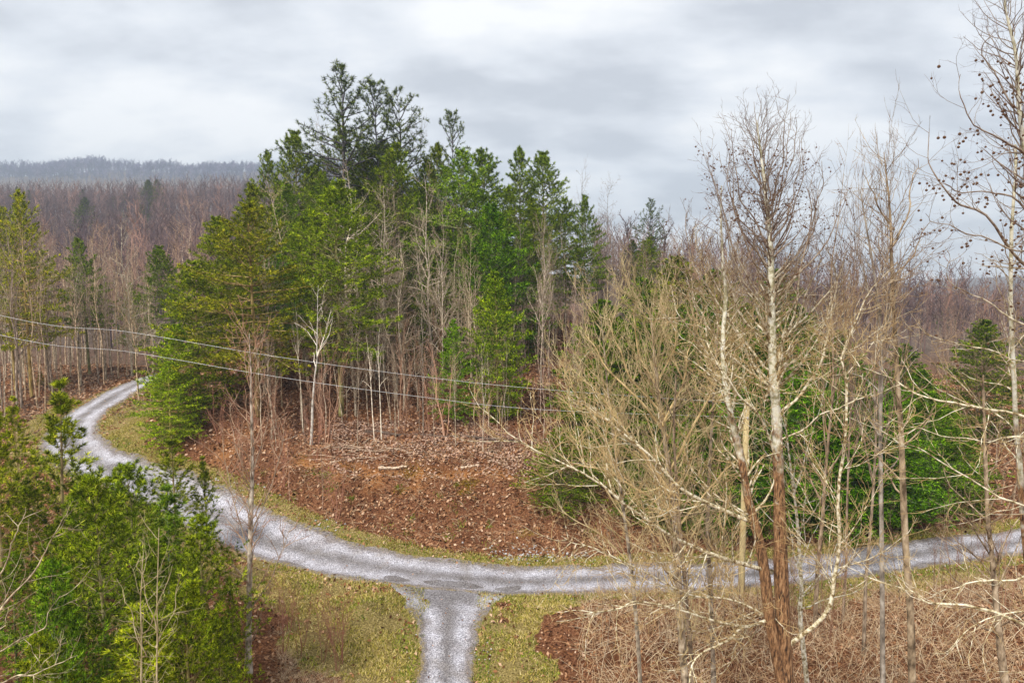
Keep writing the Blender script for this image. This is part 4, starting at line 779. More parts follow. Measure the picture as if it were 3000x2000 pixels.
# second sycamore off the right edge, its limbs reach into view
Bd = 9.5
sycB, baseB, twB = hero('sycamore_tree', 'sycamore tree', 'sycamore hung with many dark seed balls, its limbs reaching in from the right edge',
    [([(2560, 1700, Bd), (2520, 1300, Bd), (2470, 900, Bd), (2410, 600, Bd), (2368, 400, Bd), (2345, 260, Bd), (2338, 120, Bd), (2310, 10, Bd), (2300, -60, Bd)], 0.075, 0.006, .35),
     ([(2358, 1300, 12), (2345, 1100, 12), (2332, 950, 12), (2325, 750, 12), (2324, 575, 12), (2330, 430, 12), (2340, 330, 12)], 0.055, 0.02, .3)],
    [([(2420, 640, Bd), (2352, 597, 9.4), (2275, 500, 9.2), (2220, 462, 9.1), (2175, 430, 9), (2150, 360, 9), (2150, 250, 9)], 0.0275, .003),
     ([(2400, 560, Bd), (2352, 470, 9.6), (2290, 445, 9.7), (2225, 430, 9.8), (2160, 420, 9.9), (2120, 415, 9.9)], 0.0198, .003),
     ([(2410, 600, Bd), (2340, 578, 9.3), (2250, 550, 9.2), (2180, 515, 9.1), (2110, 488, 9)], 0.0187, .003),
     ([(2385, 420, Bd), (2352, 350, 9.3), (2300, 325, 9.1), (2250, 300, 9), (2212, 250, 9), (2200, 180, 9)], 0.0220, .003),
     ([(2350, 260, Bd), (2310, 215, 9.6), (2270, 150, 9.7), (2262, 90, 9.7), (2265, 30, 9.7)], 0.0165, .003),
     ([(2490, 1010, Bd), (2352, 949, 9.3), (2225, 919, 9.2), (2105, 899, 9.2), (2025, 864, 9.3), (1960, 830, 9.4)], 0.0303, .003),
     ([(2490, 1000, Bd), (2352, 1010, 9.6), (2265, 1016, 9.7), (2150, 1000, 9.9), (2025, 974, 10)], 0.0220, .003),
     ([(2510, 1230, Bd), (2352, 1169, 9.5), (2255, 1124, 9.6), (2125, 1044, 9.7), (2045, 1000, 9.8)], 0.0275, .003),
     ([(2520, 1520, Bd), (2352, 1439, 9.6), (2225, 1399, 9.9), (2125, 1379, 10.2), (2085, 1359, 10.4), (1990, 1325, 10.6), (1925, 1295, 10.8)], 0.0303, .003),
     ([(2520, 1290, Bd), (2352, 1312, 9.4), (2275, 1334, 9.4), (2200, 1342, 9.5), (2140, 1360, 9.6)], 0.0220, .003),
     ([(2450, 770, Bd), (2352, 745, 9.5), (2260, 700, 9.6), (2180, 650, 9.7), (2150, 560, 9.8)], 0.0220, .003),
     ([(2455, 850, Bd), (2352, 830, 9.8), (2240, 800, 10), (2130, 770, 10.2), (2050, 775, 10.4)], 0.0165, .003),
     ([(2510, 1420, Bd), (2352, 1400, 9.4), (2230, 1440, 9.3), (2150, 1500, 9.3)], 0.0165, .003)],
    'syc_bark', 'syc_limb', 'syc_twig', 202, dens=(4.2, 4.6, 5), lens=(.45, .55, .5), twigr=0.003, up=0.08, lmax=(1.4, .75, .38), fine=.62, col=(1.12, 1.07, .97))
# yellow-twigged tree left of the main sycamore
hero('yellow_twigged_tree', 'bare tree', 'wide crown of yellow twigs left of the big sycamore, before the evergreens',
    [([(1590, 1700, 22), (1572, 1537, 22), (1558, 1312, 22), (1545, 1132, 22), (1518, 946, 22), (1508, 863, 22), (1500, 772, 22), (1495, 703, 22)], 0.16, 0.012, .25)],
    [([(1545, 1130, 22), (1480, 1040, 21.6), (1400, 969, 21.4), (1340, 924, 21.2), (1305, 870, 21.2)], .06, .008),
     ([(1530, 1000, 22), (1470, 924, 22.4), (1400, 848, 22.6), (1360, 787, 22.8), (1340, 741, 22.8)], .06, .008),
     ([(1520, 946, 22), (1450, 863, 21.8), (1420, 787, 21.6), (1405, 726, 21.6)], .05, .007),
     ([(1512, 893, 22), (1470, 817, 22.3), (1455, 741, 22.4), (1450, 696, 22.4)], .045, .006),
     ([(1540, 1080, 22), (1600, 969, 22.2), (1640, 893, 22.4), (1660, 817, 22.6), (1665, 741, 22.6)], .06, .007),
     ([(1525, 969, 22), (1570, 878, 21.7), (1590, 787, 21.5), (1600, 711, 21.5)], .05, .007),
     ([(1510, 878, 22), (1540, 802, 22.2), (1550, 734, 22.3), (1552, 688, 22.3)], .04, .006),
     ([(1550, 1180, 22), (1470, 1120, 21.5), (1390, 1080, 21.2), (1310, 1060, 21), (1250, 1020, 21)], .05, .006),
     ([(1552, 1220, 22), (1620, 1130, 22.5), (1690, 1060, 22.8), (1740, 969, 23)], .05, .006),
     ([(1550, 1160, 22), (1450, 1000, 23), (1380, 908, 23.5), (1300, 817, 24)], .05, .006)],
    'grey_bark', 'yel_twig', 'yel_twig', 203, dens=(3.4, 3.4, 3.6), lens=(.5, .5, .55), up=0.15, twigr=0.0068, wob=.1, lmax=(2.4, 1.3, .6), tcol=(1.1, 1.0, .85), col=(.98, .95, .9), ang=(25, 48))
hero('yellow_twigged_tree', 'bare tree', 'low yellow-twigged tree whose branches cover the left end of the evergreen screen',
    [([(1470, 1560, 25), (1455, 1350, 25), (1430, 1150, 25), (1405, 980, 25), (1390, 820, 25), (1380, 720, 25)], 0.1, 0.012, .3)],
    [([(1440, 1200, 25), (1380, 1110, 25), (1320, 1040, 25), (1280, 960, 25)], .045, .008), ([(1425, 1100, 25), (1350, 980, 25), (1310, 860, 25)], .045, .008),
     ([(1435, 1170, 25), (1500, 1060, 25), (1530, 950, 25)], .04, .008), ([(1450, 1300, 25), (1380, 1230, 25), (1310, 1190, 25), (1240, 1150, 25)], .04, .008), ([(1410, 1010, 25), (1450, 900, 25), (1470, 800, 25)], .04, .008)],
    'grey_bark', 'yel_twig', 'yel_twig', 214, dens=(2.6, 2.8, 3), lens=(.5, .5, .5), up=0.13, twigr=0.0068, wob=.1, lmax=(2.4, 1.2, .6), col=(1.0, .96, .88), ang=(25, 48))
hero('yellow_twigged_tree', 'bare tree', 'smaller tan-twigged tree half hidden behind the twin stem of the sycamore',
    [([(1640, 1600, 25), (1632, 1350, 25), (1625, 1150, 25), (1640, 900, 25), (1650, 748, 25), (1640, 649, 25)], 0.12, 0.012, .3)],
    [([(1630, 1000, 25), (1580, 884, 25), (1540, 793, 25), (1520, 702, 25)], .05, .008),
     ([(1635, 940, 25), (1700, 839, 25), (1730, 748, 25), (1740, 672, 25)], .05, .008),
     ([(1645, 839, 25), (1600, 748, 25), (1585, 664, 25)], .04, .007),
     ([(1645, 862, 25), (1690, 748, 25.5), (1700, 649, 25.5)], .04, .007)],
    'grey_bark', 'yel_twig', 'yel_twig', 204, dens=(3, 3, 3.2), lens=(.5, .5, .5), up=0.15, twigr=0.007, lmax=(3, 1.4, .7), col=(.85, .78, .7), ang=(25, 48))
# slender grey trunks in front of the right end of the road
hero('slender_tree', 'bare tree', 'slender straight grey trunk in front of the road, left one of two',
    [([(2030, 1750, 17), (2027, 1568, 17), (2026, 1250, 17), (2025, 1000, 17), (2024, 784, 17), (2010, 640, 17), (1985, 500, 17), (1978, 440, 17)], 0.085, 0.01, .45)],
    [([(2024, 784, 17), (2050, 700, 17.2), (2062, 600, 17.3)], .03, .005), ([(2018, 700, 17), (1985, 640, 16.8), (1960, 560, 16.8)], .028, .005)],
    'grey_bark', 'grey_bark', 'grey_twig', 205, dens=(1.5, 2.2, 2.6), up=0.1, twigr=0.004, lmax=(1.3, .7, .35))
hero('slender_tree', 'bare tree', 'slender leaning grey trunk in front of the road, right one of two',
    [([(2098, 1750, 16), (2095, 1568, 16), (2092, 1434, 16), (2082, 1259, 16), (2072, 1034, 16), (2062, 884, 16), (2052, 640, 16), (2048, 540, 16), (2040, 430, 16), (2032, 350, 16)], 0.12, 0.008, .45)],
    [([(2050, 560, 16), (2085, 480, 16.2), (2095, 400, 16.3), (2102, 360, 16.3)], .03, .005), ([(2048, 520, 16), (2010, 450, 15.8), (1990, 390, 15.8)], .03, .005), ([(2052, 640, 16), (2100, 570, 16), (2130, 500, 16)], .03, .005)],
    'grey_bark', 'grey_bark', 'grey_twig', 206, dens=(1.8, 2.4, 2.8), up=0.1, twigr=0.004, lmax=(1.3, .7, .35), col=(.95, .82, .64))
hero('slender_tree', 'bare tree', 'rough grey trunk near the right edge leaning slightly right, in front of the road end',
    [([(2330, 1700, 22), (2305, 1534, 22), (2290, 1400, 22), (2280, 1284, 22), (2270, 1184, 22), (2262, 1000, 22), (2255, 860, 22)], 0.16, 0.03, .35)],
    [([(2280, 1284, 22), (2240, 1220, 21.8), (2200, 1180, 21.7), (2130, 1150, 21.6)], .04, .006), ([(2285, 1290, 22), (2330, 1210, 22), (2380, 1130, 22)], .04, .006)],
    'grey_bark', 'grey_bark', 'grey_twig', 207, dens=(1.6, 2.2, 2.6), twigr=0.005, col=(.95, .82, .66))
hero('slender_tree', 'bare tree', 'dark slim trunk rising in front of the road left of the utility pole',
    [([(1600, 1700, 19), (1592, 1560, 19), (1575, 1350, 19), (1560, 1180, 19), (1550, 1000, 19), (1552, 860, 19)], 0.09, 0.02, .4)],
    [([(1560, 1180, 19), (1600, 1090, 19), (1620, 1000, 19)], .03, .005)],
    'grey_bark', 'grey_bark', 'grey_twig', 208, dens=(1.6, 2.2, 2.6), twigr=0.005, col=(.65, .55, .45))
hero('slender_tree', 'bare tree', 'pale tan stem with a knobby fork right beside the main sycamore trunk',
    [([(1860, 1700, 18), (1838, 1420, 18), (1842, 1350, 18), (1834, 1230, 18), (1825, 1134, 18), (1812, 1030, 18), (1800, 940, 18)], 0.08, 0.015, .3)],
    [([(1825, 1134, 18), (1850, 1050, 18), (1880, 960, 18), (1900, 850, 18)], .03, .005)],
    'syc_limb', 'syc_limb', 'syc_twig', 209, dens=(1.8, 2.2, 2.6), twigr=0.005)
# foreground left
hero('birch_tree', 'birch tree', 'near birch with mottled grey trunk and fine upright twigs, before the gravel road',
    [([(571, 1545, 28.5), (572, 1450, 28.5), (574, 1290, 28.5), (580, 1087, 28.5), (578, 975, 28.5), (577, 860, 28.5), (574, 765, 28.5)], 0.15, 0.012, .2)],
    [([(574, 1400, 28.5), (620, 1340, 28.3), (650, 1270, 28.2), (670, 1210, 28.2)], .04, .006), ([(573, 1340, 28.5), (530, 1290, 28.5), (480, 1255, 28.5), (430, 1230, 28.5)], .04, .006),
     ([(576, 1290, 28.5), (545, 1180, 28.7), (520, 1080, 28.8), (510, 980, 28.8)], .04, .006), ([(578, 1220, 28.5), (620, 1130, 28.5), (650, 1040, 28.5), (660, 960, 28.5)], .04, .006),
     ([(579, 1120, 28.5), (545, 1020, 28.3), (535, 920, 28.3)], .03, .006), ([(579, 1090, 28.5), (610, 990, 28.6), (622, 890, 28.6)], .03, .006), ([(573, 1480, 28.5), (600, 1420, 28.2), (612, 1360, 28.2)], .03, .006)],
    'grey_bark', 'grey_twig', 'red_twig', 210, dens=(2.6, 2.4, 2.4), lens=(.5, .5, .5), up=0.12, twigr=0.009, tcol=(1.25, 1.2, 1.15), col=(1.35, 1.15, 1.0), ang=(25, 45), lmax=(2, 1, .5))
hero('thin_tree', 'bare tree', 'left one of two thin yellow-barked stems rising before the near pines',
    [([(330, 1700, 17), (328, 1568, 17), (327, 1420, 17), (330, 1280, 17)], 0.035, 0.008, .1)],
    [([(328, 1500, 17), (290, 1400, 17), (268, 1330, 17)], .018, .004), ([(328, 1450, 17), (370, 1370, 17), (390, 1300, 17)], .018, .004)],
    'yel_twig', 'yel_twig', 'yel_twig', 211, dens=(2, 2, 2.4), twigr=0.004, up=0.1, lmax=(1, .5, .3))
hero('thin_tree', 'bare tree', 'right and taller one of two thin yellow-barked stems rising before the near pines',
    [([(362, 1700, 18), (362, 1568, 18), (363, 1400, 18), (368, 1215, 18)], 0.04, 0.008, .1)],
    [([(362, 1480, 18), (400, 1390, 18), (420, 1310, 18)], .02, .004), ([(362, 1440, 18), (330, 1340, 18), (318, 1260, 18)], .018, .004)],
    'yel_twig', 'yel_twig', 'yel_twig', 212, dens=(2, 2, 2.4), twigr=0.004, up=0.1, lmax=(1, .5, .3))
hero('pale_bare_tree', 'bare tree', 'pale silvery branches of a bare tree reaching in from the lower left edge',
    [([(-160, 1750, 14), (-120, 1600, 14), (-80, 1450, 14), (-60, 1300, 14), (-50, 1150, 14)], 0.1, 0.02, .2)],
    [([(-90, 1500, 14), (0, 1400, 13.8), (60, 1325, 13.7), (110, 1250, 13.6), (150, 1180, 13.6)], .035, .004), ([(-100, 1560, 14), (0, 1500, 13.8), (90, 1450, 13.7), (150, 1380, 13.7)], .03, .004),
     ([(-70, 1400, 14), (0, 1300, 14), (35, 1230, 14), (50, 1160, 14)], .028, .004), ([(-110, 1600, 14), (0, 1560, 13.6), (80, 1545, 13.4), (170, 1500, 13.3)], .03, .004)],
    'grey_bark', 'grey_bark', 'grey_twig', 213, dens=(2.6, 3.0, 3.4), twigr=0.0035, up=0.07, col=(1.5, 1.4, 1.15), lmax=(1.1, .6, .35))

# seed balls: parts of the right sycamore (each one a part), one joined part on the main sycamore
def ball_data(r, sub=2):
    import bmesh
    bm = bmesh.new(); bmesh.ops.create_icosphere(bm, subdivisions=sub, radius=r)
    for v in bm.verts: v.co *= 1 + rng.uniform(-0.07, 0.07)
    bmesh.ops.create_cone(bm, cap_ends=False, segments=3, radius1=r * 0.07, radius2=r * 0.05, depth=r * 3.4,
                          matrix=__import__('mathutils').Matrix.Translation((0, 0, r * 2.4)))
    me = bpy.data.meshes.new('seed_ball'); bm.to_mesh(me); bm.free(); me.materials.append(M['seed'])
    for p in me.polygons: p.use_smooth = True
    return me
def vproj(p):
    d = p - np.array([0, 0, CAMZ]); c, s = math.cos(PITCH), math.sin(PITCH)
    f = d[:, 1] * c - d[:, 2] * s; u = d[:, 1] * s + d[:, 2] * c
    return 1176 + FV * d[:, 0] / f, 784 - FV * u / f
me = ball_data(0.018)
w = twB + baseB; vx, vy = vproj(w)
ok = np.where((vx > 2100) & (vx < 2352) & (vy > 120) & (vy < 830) & (rng.random(len(vx)) < np.where(vy < 640, 1, .35)))[0]
for i in rng.choice(ok, min(230, len(ok)), replace=False):
    o = bpy.data.objects.new('seed_ball', me); COL.objects.link(o); o.parent = sycB; o.location = twB[i] - [0, 0, 0.085]; s = rng.uniform(0.8, 1.15); o.scale = (s, s, s)
w = twA + baseA; vx, vy = vproj(w)
ok = np.where((vy > 330) & (vy < 680) & (rng.random(len(vx)) < np.where(vy < 520, 1, .4)))[0]
sel = twA[rng.choice(ok, min(620, len(ok)), replace=False)]
import bmesh
bm = bmesh.new(); bmesh.ops.create_icosphere(bm, subdivisions=1, radius=0.019)
bv = np.array([v.co for v in bm.verts]); bf = np.array([[v.index for v in f.verts] for f in bm.faces]); bm.free()
a = Acc()
for p in sel: a.add(bv * rng.uniform(.8, 1.2) + p - [0, 0, .04], bf)
o = ob('seed_balls', a.mesh('seed_balls', M['seed']), sycA, kind='stuff')

# ------------------------------------------------------------------ young pines near the camera
def Y_(pr, vx, vt, Y, wide, col, label, **k): return put(pr, "young_pine", "pine tree", label, vx, vt, Y, wide * 1.15, (col[0] * 1.35, col[1] * 1.3, col[2]), **k)
Y_(YOUNG[1], 124, 858, 31, 1.15, (1.25, 1.25, .95), 'tall young pine with upswept bottle-brush shoots standing before the upper road bend')
Y_(YOUNG[0], 30, 905, 37, .9, (1.3, 1.25, .85), 'young pine at the left edge beside the tall upswept one')
Y_(YOUNG[1], -25, 900, 28, .9, (1.15, 1.15, .8), 'young pine cut by the left photo edge, boughs reaching in')
Y_(YOUNG[0], 392, 985, 41, 1.35, (1.15, 1.15, .85), 'slim olive young pine standing alone at the near edge of the road bend')
Y_(YOUNG[1], 468, 1040, 42.5, 1.0, (1.05, 1.1, .85), 'smaller olive young pine right beside the slim one at the road bend')
Y_(YOUNG[2], 225, 1085, 22, .95, (.95, 1.05, .75), 'broad dark-trunked pine filling the lower left corner')
Y_(YOUNG[2], 300, 1062, 27, 1.0, (.9, 1.05, .75), 'dense pine right behind the broad one in the lower left')
Y_(YOUNG[0], 375, 1108, 30, 1.35, (.85, 1.15, 1.15), 'bluish young pine with pale shoot tips against the gravel')
Y_(YOUNG[2], 452, 1185, 26, 1.0, (1.05, 1.15, .7), 'green pine in front of the gravel bend, right end of the near pine group')
Y_(YOUNG[2], 110, 1290, 19.5, .75, (.7, 1.05, .7), 'deep green pine low in the left corner behind the silvery branches')
Y_(YOUNG[0], 300, 1380, 19, 1.5, (1.35, 1.35, .75), 'low yellow-green pine in the bottom left corner')
Y_(YOUNG[2], 500, 1420, 22.5, .8, (1.2, 1.3, .75), 'low green pine just left of the near birch trunk')
Y_(YOUNG[0], 175, 1110, 30, 1.4, (.9, 1.1, .7), 'mid green young pine between the upswept pine and the broad one')

for vx, vt, Y, wd, c, lb, k in [(60, 1120, 30, 1.1, (.85, .9, .65), 'olive young pine between the left edge and the upswept pine', 2), (20, 1270, 24, 1.0, (.75, .95, .6), 'shaded young pine low at the left photo edge', 2),
        (165, 1370, 21, .9, (.8, 1.0, .6), 'dark green young pine at the foot of the broad one', 2), (420, 1330, 21.5, 1.0, (1.1, 1.15, .65), 'bright young pine behind the two thin yellow stems', 2),
        (265, 1068, 34, 1.2, (1.0, 1.05, .75), 'young pine whose tip overlaps the middle of the road bend', 0), (345, 1240, 25, 1.1, (.75, .95, .6), 'shady young pine in the middle of the near pine group', 2),
        (75, 1460, 17.5, .8, (1.1, 1.15, .6), 'low young pine in the very corner under the silvery branches', 2), (530, 1330, 26.5, .55, (1.0, 1.1, .7), 'small young pine touching the near birch from the left', 0)]:
    Y_(YOUNG[k], vx, vt, Y, wd, c, lb)

# ------------------------------------------------------------------ utility pole and wires
pb = U(1702, 1372, 37.2); pt = U(1716, 916, 37.2)
zb = float(HF(pb[0], pb[1])); root = ob('utility_pole', None, loc=(pb[0], pb[1], zb), label='weathered tan wooden utility pole standing between the road and the sycamore', category='utility pole')
a = Acc(); h = pt[2] - zb; lx = pt[0] - pb[0]
a.tube([[[0, 0, -0.3], [lx * .5, 0, h * .5], [lx * .99, 0, h - .04], [lx, 0, h]]], [[.19, .165, .15, .10]], 14); a.tube([[[lx, 0, h], [lx, 0, h + .002]]], [[.10, .001]], 14)
ob('shaft', a.mesh('shaft', M['pole']), root)
wire_m, t_, o_ = mk('aluminium_wire'); b_ = nd(t_, 'ShaderNodeBsdfPrincipled'); b_.inputs['Base Color'].default_value = (.7, .7, .7, 1); b_.inputs['Roughness'].default_value = .45; b_.inputs['Metallic'].default_value = .3; t_.links.new(b_.outputs[0], o_.inputs[0])
for k, (dz, yl, lab) in enumerate([(-.25, (724, 752, 800, 850, 893), 'upper thin silvery power line crossing in front of the hill'), (-1.0, (769, 808, 858, 902, 940), 'lower thin silvery power line crossing in front of the hill')]):
    a = Acc(); yy = .17
    q = np.array([lx * .96, -yy, h + dz]); a.tube([[[q[0], 0, q[2] - .02], [q[0], -.1, q[2] - .02], [q[0], -yy, q[2]]]], [[.02, .02, .02]], 6)
    a.tube([[[q[0], -yy - .0, q[2] - .09], [q[0], -yy, q[2] - .03], [q[0], -yy, q[2] + .03], [q[0], -yy, q[2] + .06]]], [[.03, .06, .05, .02]], 10)
    ob('insulator', a.mesh('insulator', M['cream']), root)
    pts = [U(-700, yl[0] - 190, 43), U(0, yl[0], 40), U(300, (yl[0] + yl[1] * 2 + 40) / 3 + 12 if False else np.interp(300, [0, 1240], [yl[0], yl[4]]) - 2, 39.4), U(620, np.interp(620, [0, 1240], [yl[0], yl[4]]) + 8, 38.8), U(940, np.interp(940, [0, 1240], [yl[0], yl[4]]) + 9, 38.3), U(1240, yl[4], 37.8), np.array([pb[0], pb[1], zb]) + q]
    C = crom(pts, 90)[None]
    a = Acc(); a.tube(C - C[:, :1], np.full((1, 90), .0078), 6)
    ob('power_line', a.mesh('power_line', wire_m), loc=C[0, 0], label=lab, category='power line')

# ------------------------------------------------------------------ things lying on the bank
def log(v0, v1, r, label, kind='fallen_log', col=(1, 1, 1), cat='log', lift=.5):
    p, q = G(*v0), G(*v1); c = (p + q) / 2
    n = 9; C = p + (q - p) * np.linspace(0, 1, n)[:, None]; C[:, 2] = HF(C[:, 0], C[:, 1]); C[:, 2] = 0.5 * C[:, 2] + 0.5 * np.linspace(C[0, 2], C[-1, 2], n) + r * lift
    C += rng.normal(size=C.shape) * r * .15; R = np.linspace(r, r * .6, n) * (1 + .08 * rng.normal(size=n))
    a = Acc(); a.tube((C - c)[None], R[None], 8)
    for e, k in ((0, 1), (-1, -1)): a.tube((np.array([C[e], C[e] + (C[e] - C[e + k]) * .004]) - c)[None], [[R[e], .001]], 8)
    o = ob(kind, a.mesh(kind, M['log']), loc=c, label=label, category=cat); o.color = (*col, 1)
PL = (1.7, 1.6, 1.45)
log((870, 1079), (935, 1075), .13, 'pale grey log lying at the lip of the bank, right of the mossy ledge', col=PL)
log((758, 1064), (815, 1056), .09, 'short pale log above the mossy ledge', col=PL)
log((718, 1048), (765, 1022), .12, 'slanting brown log above the left end of the ledge', col=(1.3, 1.15, 1))
log((790, 1030), (850, 1008), .07, 'thin pole leaning over the stick pile', 'fallen_branch', PL, 'branch')
log((1058, 1078), (1100, 1072), .11, 'short grey log lying on leaves at the right of the shelf', col=PL)
log((840, 994), (960, 1001), .16, 'long dark fallen trunk lying across the back of the shelf', col=(.35, .3, .28))
log((1060, 1003), (1198, 1017), .16, 'dark fallen trunk at the back right of the shelf', col=(.35, .3, .28))
log((965, 1000), (1055, 1005), .12, 'middle dark fallen trunk linking the two longer ones', col=(.4, .33, .3))
log((650, 1015), (690, 998), .07, 'thin fallen branch left of the white birch foot', 'fallen_branch', (1.2, 1.1, 1), 'branch')
log((800, 1060), (905, 1030), .045, 'long thin stick lying under the pole on the shelf', 'fallen_branch', PL, 'branch')
log((300, 903), (342, 909), .08, 'whitish stick lying on the gravel near the road crest', 'fallen_branch', (2, 2, 2), 'branch')
log((1320, 1275), (1352, 1262), .06, 'grey stick lying on the foot of the bank by the white stones', 'fallen_branch', PL, 'branch')
log((2015, 1447), (2040, 1500), .06, 'pale broken branch lying on the straw-coloured slope', 'fallen_branch', PL, 'branch')

# ------------------------------------------------------------------ stuff: leaves, grass, sticks, stones
def scatter(n, box, seed, dens=None, rmin=None):
    rg = np.random.default_rng(seed); X, Yv, got = [], [], 0
    for it in range(40):
        y = rg.uniform(box[2], box[3], n); x = rg.uniform(box[0], box[1], n) * y
        keep = rg.random(n) < y / box[3]
        if dens is not None: keep &= rg.random(n) < dens(x, y)
        x, y = x[keep], y[keep]
        if rmin is not None: k = rdist(x, y) > rmin + 0.5 * fbm(x, y, 2); x, y = x[k], y[k]
        X.append(x); Yv.append(y); got += len(x)
        if got >= n: break
    x, y = np.concatenate(X)[:n], np.concatenate(Yv)[:n]
    return x, y, HF(x, y), rg
def tgt(x, y, z, rg, size, tilt=.55):
    """bent leaf quads"""
    n = len(x); a = rg.uniform(0, 6.28, n); N = nrm(np.stack([rg.normal(size=n) * tilt, rg.normal(size=n) * tilt - .35, np.ones(n)], -1))
    T = nrm(np.cross(N, np.stack([np.cos(a), np.sin(a), 0 * a], -1))); B = np.cross(N, T); s = (size * rg.uniform(.55, 1.3, n))[:, None]
    c = np.stack([x, y, z + .02 + rg.random(n) * .05], -1)
    V = np.stack([c - T * s, c - B * s * .55 + N * s * .25, c + T * s, c + B * s * .55 + N * s * .25], 1).reshape(-1, 3)
    i = np.arange(n)[:, None] * 4
    return V, np.concatenate([i + [[0, 1, 2]], i + [[0, 2, 3]]])
def is_leafy(x, y): return 1 - .9 * grass_at(x, y) * np.clip(1.6 - 2.5 * fbm(x / 1.9, y / 1.9, 3), 0, 1)
x, y, z, rg = scatter(135000, (-.86, .92, 26, 98), 301, is_leafy, 1.9)
ob('leaf_litter', mesh('leaf_litter', *[(v, [f]) for v, f in [tgt(x, y, z, rg, .05 + .0018 * y)]][0], M['leaf'], False), kind='stuff')
x, y, z, rg = scatter(6000, (-.27, .1, 49.5, 61), 331, lambda x, y: np.clip(1.2 * fbm(x / 3, y / 3, 3) + .5, 0, 1))
V_, F_ = tgt(x, y, z + .03, rg, .12)
ob('pale_leaf_litter', mesh('pale_leaf_litter', V_, [F_], M['pleaf'], False), kind='stuff')
x, y, z, rg = scatter(2600, (-.7, .75, 27, 84), 311, lambda x, y: .25 + 0 * x)
ok = rdist(x, y) < 2.2
ob('leaf_scraps', mesh('leaf_scraps', *[(v, [f]) for v, f in [tgt(x[ok], y[ok], z[ok] + .06, rg, .06)]][0], M['leaf'], False), kind='stuff')
def blades(x, y, z, rg, h, w, lean=.5):
    n = len(x); b = np.stack([x, y, z - .02], -1); d = np.stack([rg.normal(size=n) * lean, rg.normal(size=n) * lean, np.ones(n)], -1)
    hh = (h * rg.uniform(.5, 1.3, n))[:, None]; a = rg.uniform(0, 6.28, n); s = np.stack([np.cos(a), np.sin(a), 0 * a], -1) * w
    V = np.stack([b - s, b + s, b + nrm(d) * hh], 1).reshape(-1, 3)
    return V, np.arange(len(V)).reshape(-1, 3)
gpatch = lambda x, y: np.clip(2.4 * fbm(x / 1.3 + 9, y / 1.3, 3) + .5, .04, 1)
x, y, z, rg = scatter(85000, (-.72, .78, 27, 74), 302, lambda x, y: (grass_at(x, y) > .3) * gpatch(x, y), 1.9)
ob('dry_grass', mesh('dry_grass', *[(v, [f]) for v, f in [blades(x, y, z, rg, .2, .032, 1.0)]][0], M['straw'], False), kind='stuff')
x, y, z, rg = scatter(30000, (-.72, .78, 27, 70), 303, lambda x, y: (grass_at(x, y) > .3) * np.clip(fbm(x / 2 + 31, y / 2 + 7, 3) * 3 - .1 + .9 * (rdist(x, y) < 3.1), 0, 1), 1.75)
ob('green_grass', mesh('green_grass', *[(v, [f]) for v, f in [blades(x, y, z, rg, .17, .034, .8)]][0], M['green'], False), kind='stuff')
# tangles of dry stems and briars
def stems(n, box, seed, L0, r, m, name, dens=None, up=.6, wob=.11, rmin=2.4, arch=-.12):
    x, y, z, rg = scatter(n, box, seed, dens, rmin); n = len(x)
    D = np.stack([rg.normal(size=n), rg.normal(size=n), np.abs(rg.normal(size=n)) * up + .15], -1)
    P, R = grow(np.stack([x, y, z - .03], -1), D, L0 * rg.uniform(.4, 1.4, n), np.full(n, r), 3, wob, arch, rg)
    a = Acc(); a.tube(P, R, 3)
    P2, R2 = spawn(P, R, rg, n=1, ratio=.5, K=2, rmin=r * .6, wob=.2, up=0); a.tube(P2, R2, 3)
    ob(name, a.mesh(name, M[m]), kind='stuff')
stems(7500, (.1, .8, 24, 37.5), 304, 1.25, .014, 'dry', 'dry_brush', lambda x, y: (grass_at(x, y) < .3).astype(float), 1.0)
stems(1500, (.03, .8, 37, 37.9), 324, .7, .007, 'dry', 'dry_roadside_brush', None, 1.2, rmin=2.2)
stems(5000, (-.33, .2, 43, 55), 305, .7, .011, 'dry', 'dry_bank_sticks', None, .35)
stems(3200, (-.36, .2, 55, 78), 306, 1.0, .014, 'red_twig', 'understory_brush', None, 1.3, arch=0)
stems(1300, (.1, .75, 42.5, 56), 307, 1.1, .011, 'dry', 'roadside_brush', None, .9)
stems(3600, (-.8, -.36, 62, 105), 308, 1.3, .014, 'grey_twig', 'thicket_brush', None, 1.4, arch=0)
stems(1500, (-.36, -.22, 27, 33), 309, .6, .007, 'dry', 'dry_meadow_sticks', lambda x, y: (grass_at(x, y) < .3).astype(float), .7)
stems(1700, (-.75, -.45, 20, 44), 310, 1.1, .008, 'dry', 'dry_corner_brush', None, 1.3)
# small weeds and fern tufts on the bank
rg = np.random.default_rng(77); xs, ys = [], []
for k in range(46):
    q = G(rg.uniform(520, 1450), rg.uniform(1080, 1262)); n = int(rg.integers(20, 90)); sp = rg.uniform(.1, .35)
    xs.append(q[0] + rg.normal(size=n) * sp); ys.append(q[1] + rg.normal(size=n) * sp)
x, y = np.concatenate(xs), np.concatenate(ys); ok = rdist(x, y) > 2.6; x, y = x[ok], y[ok]
ob('bank_weeds', mesh('bank_weeds', *[(v, [f]) for v, f in [blades(x, y, HF(x, y), rg, .22, .03, .8)]][0], M['green'], False), kind='stuff')
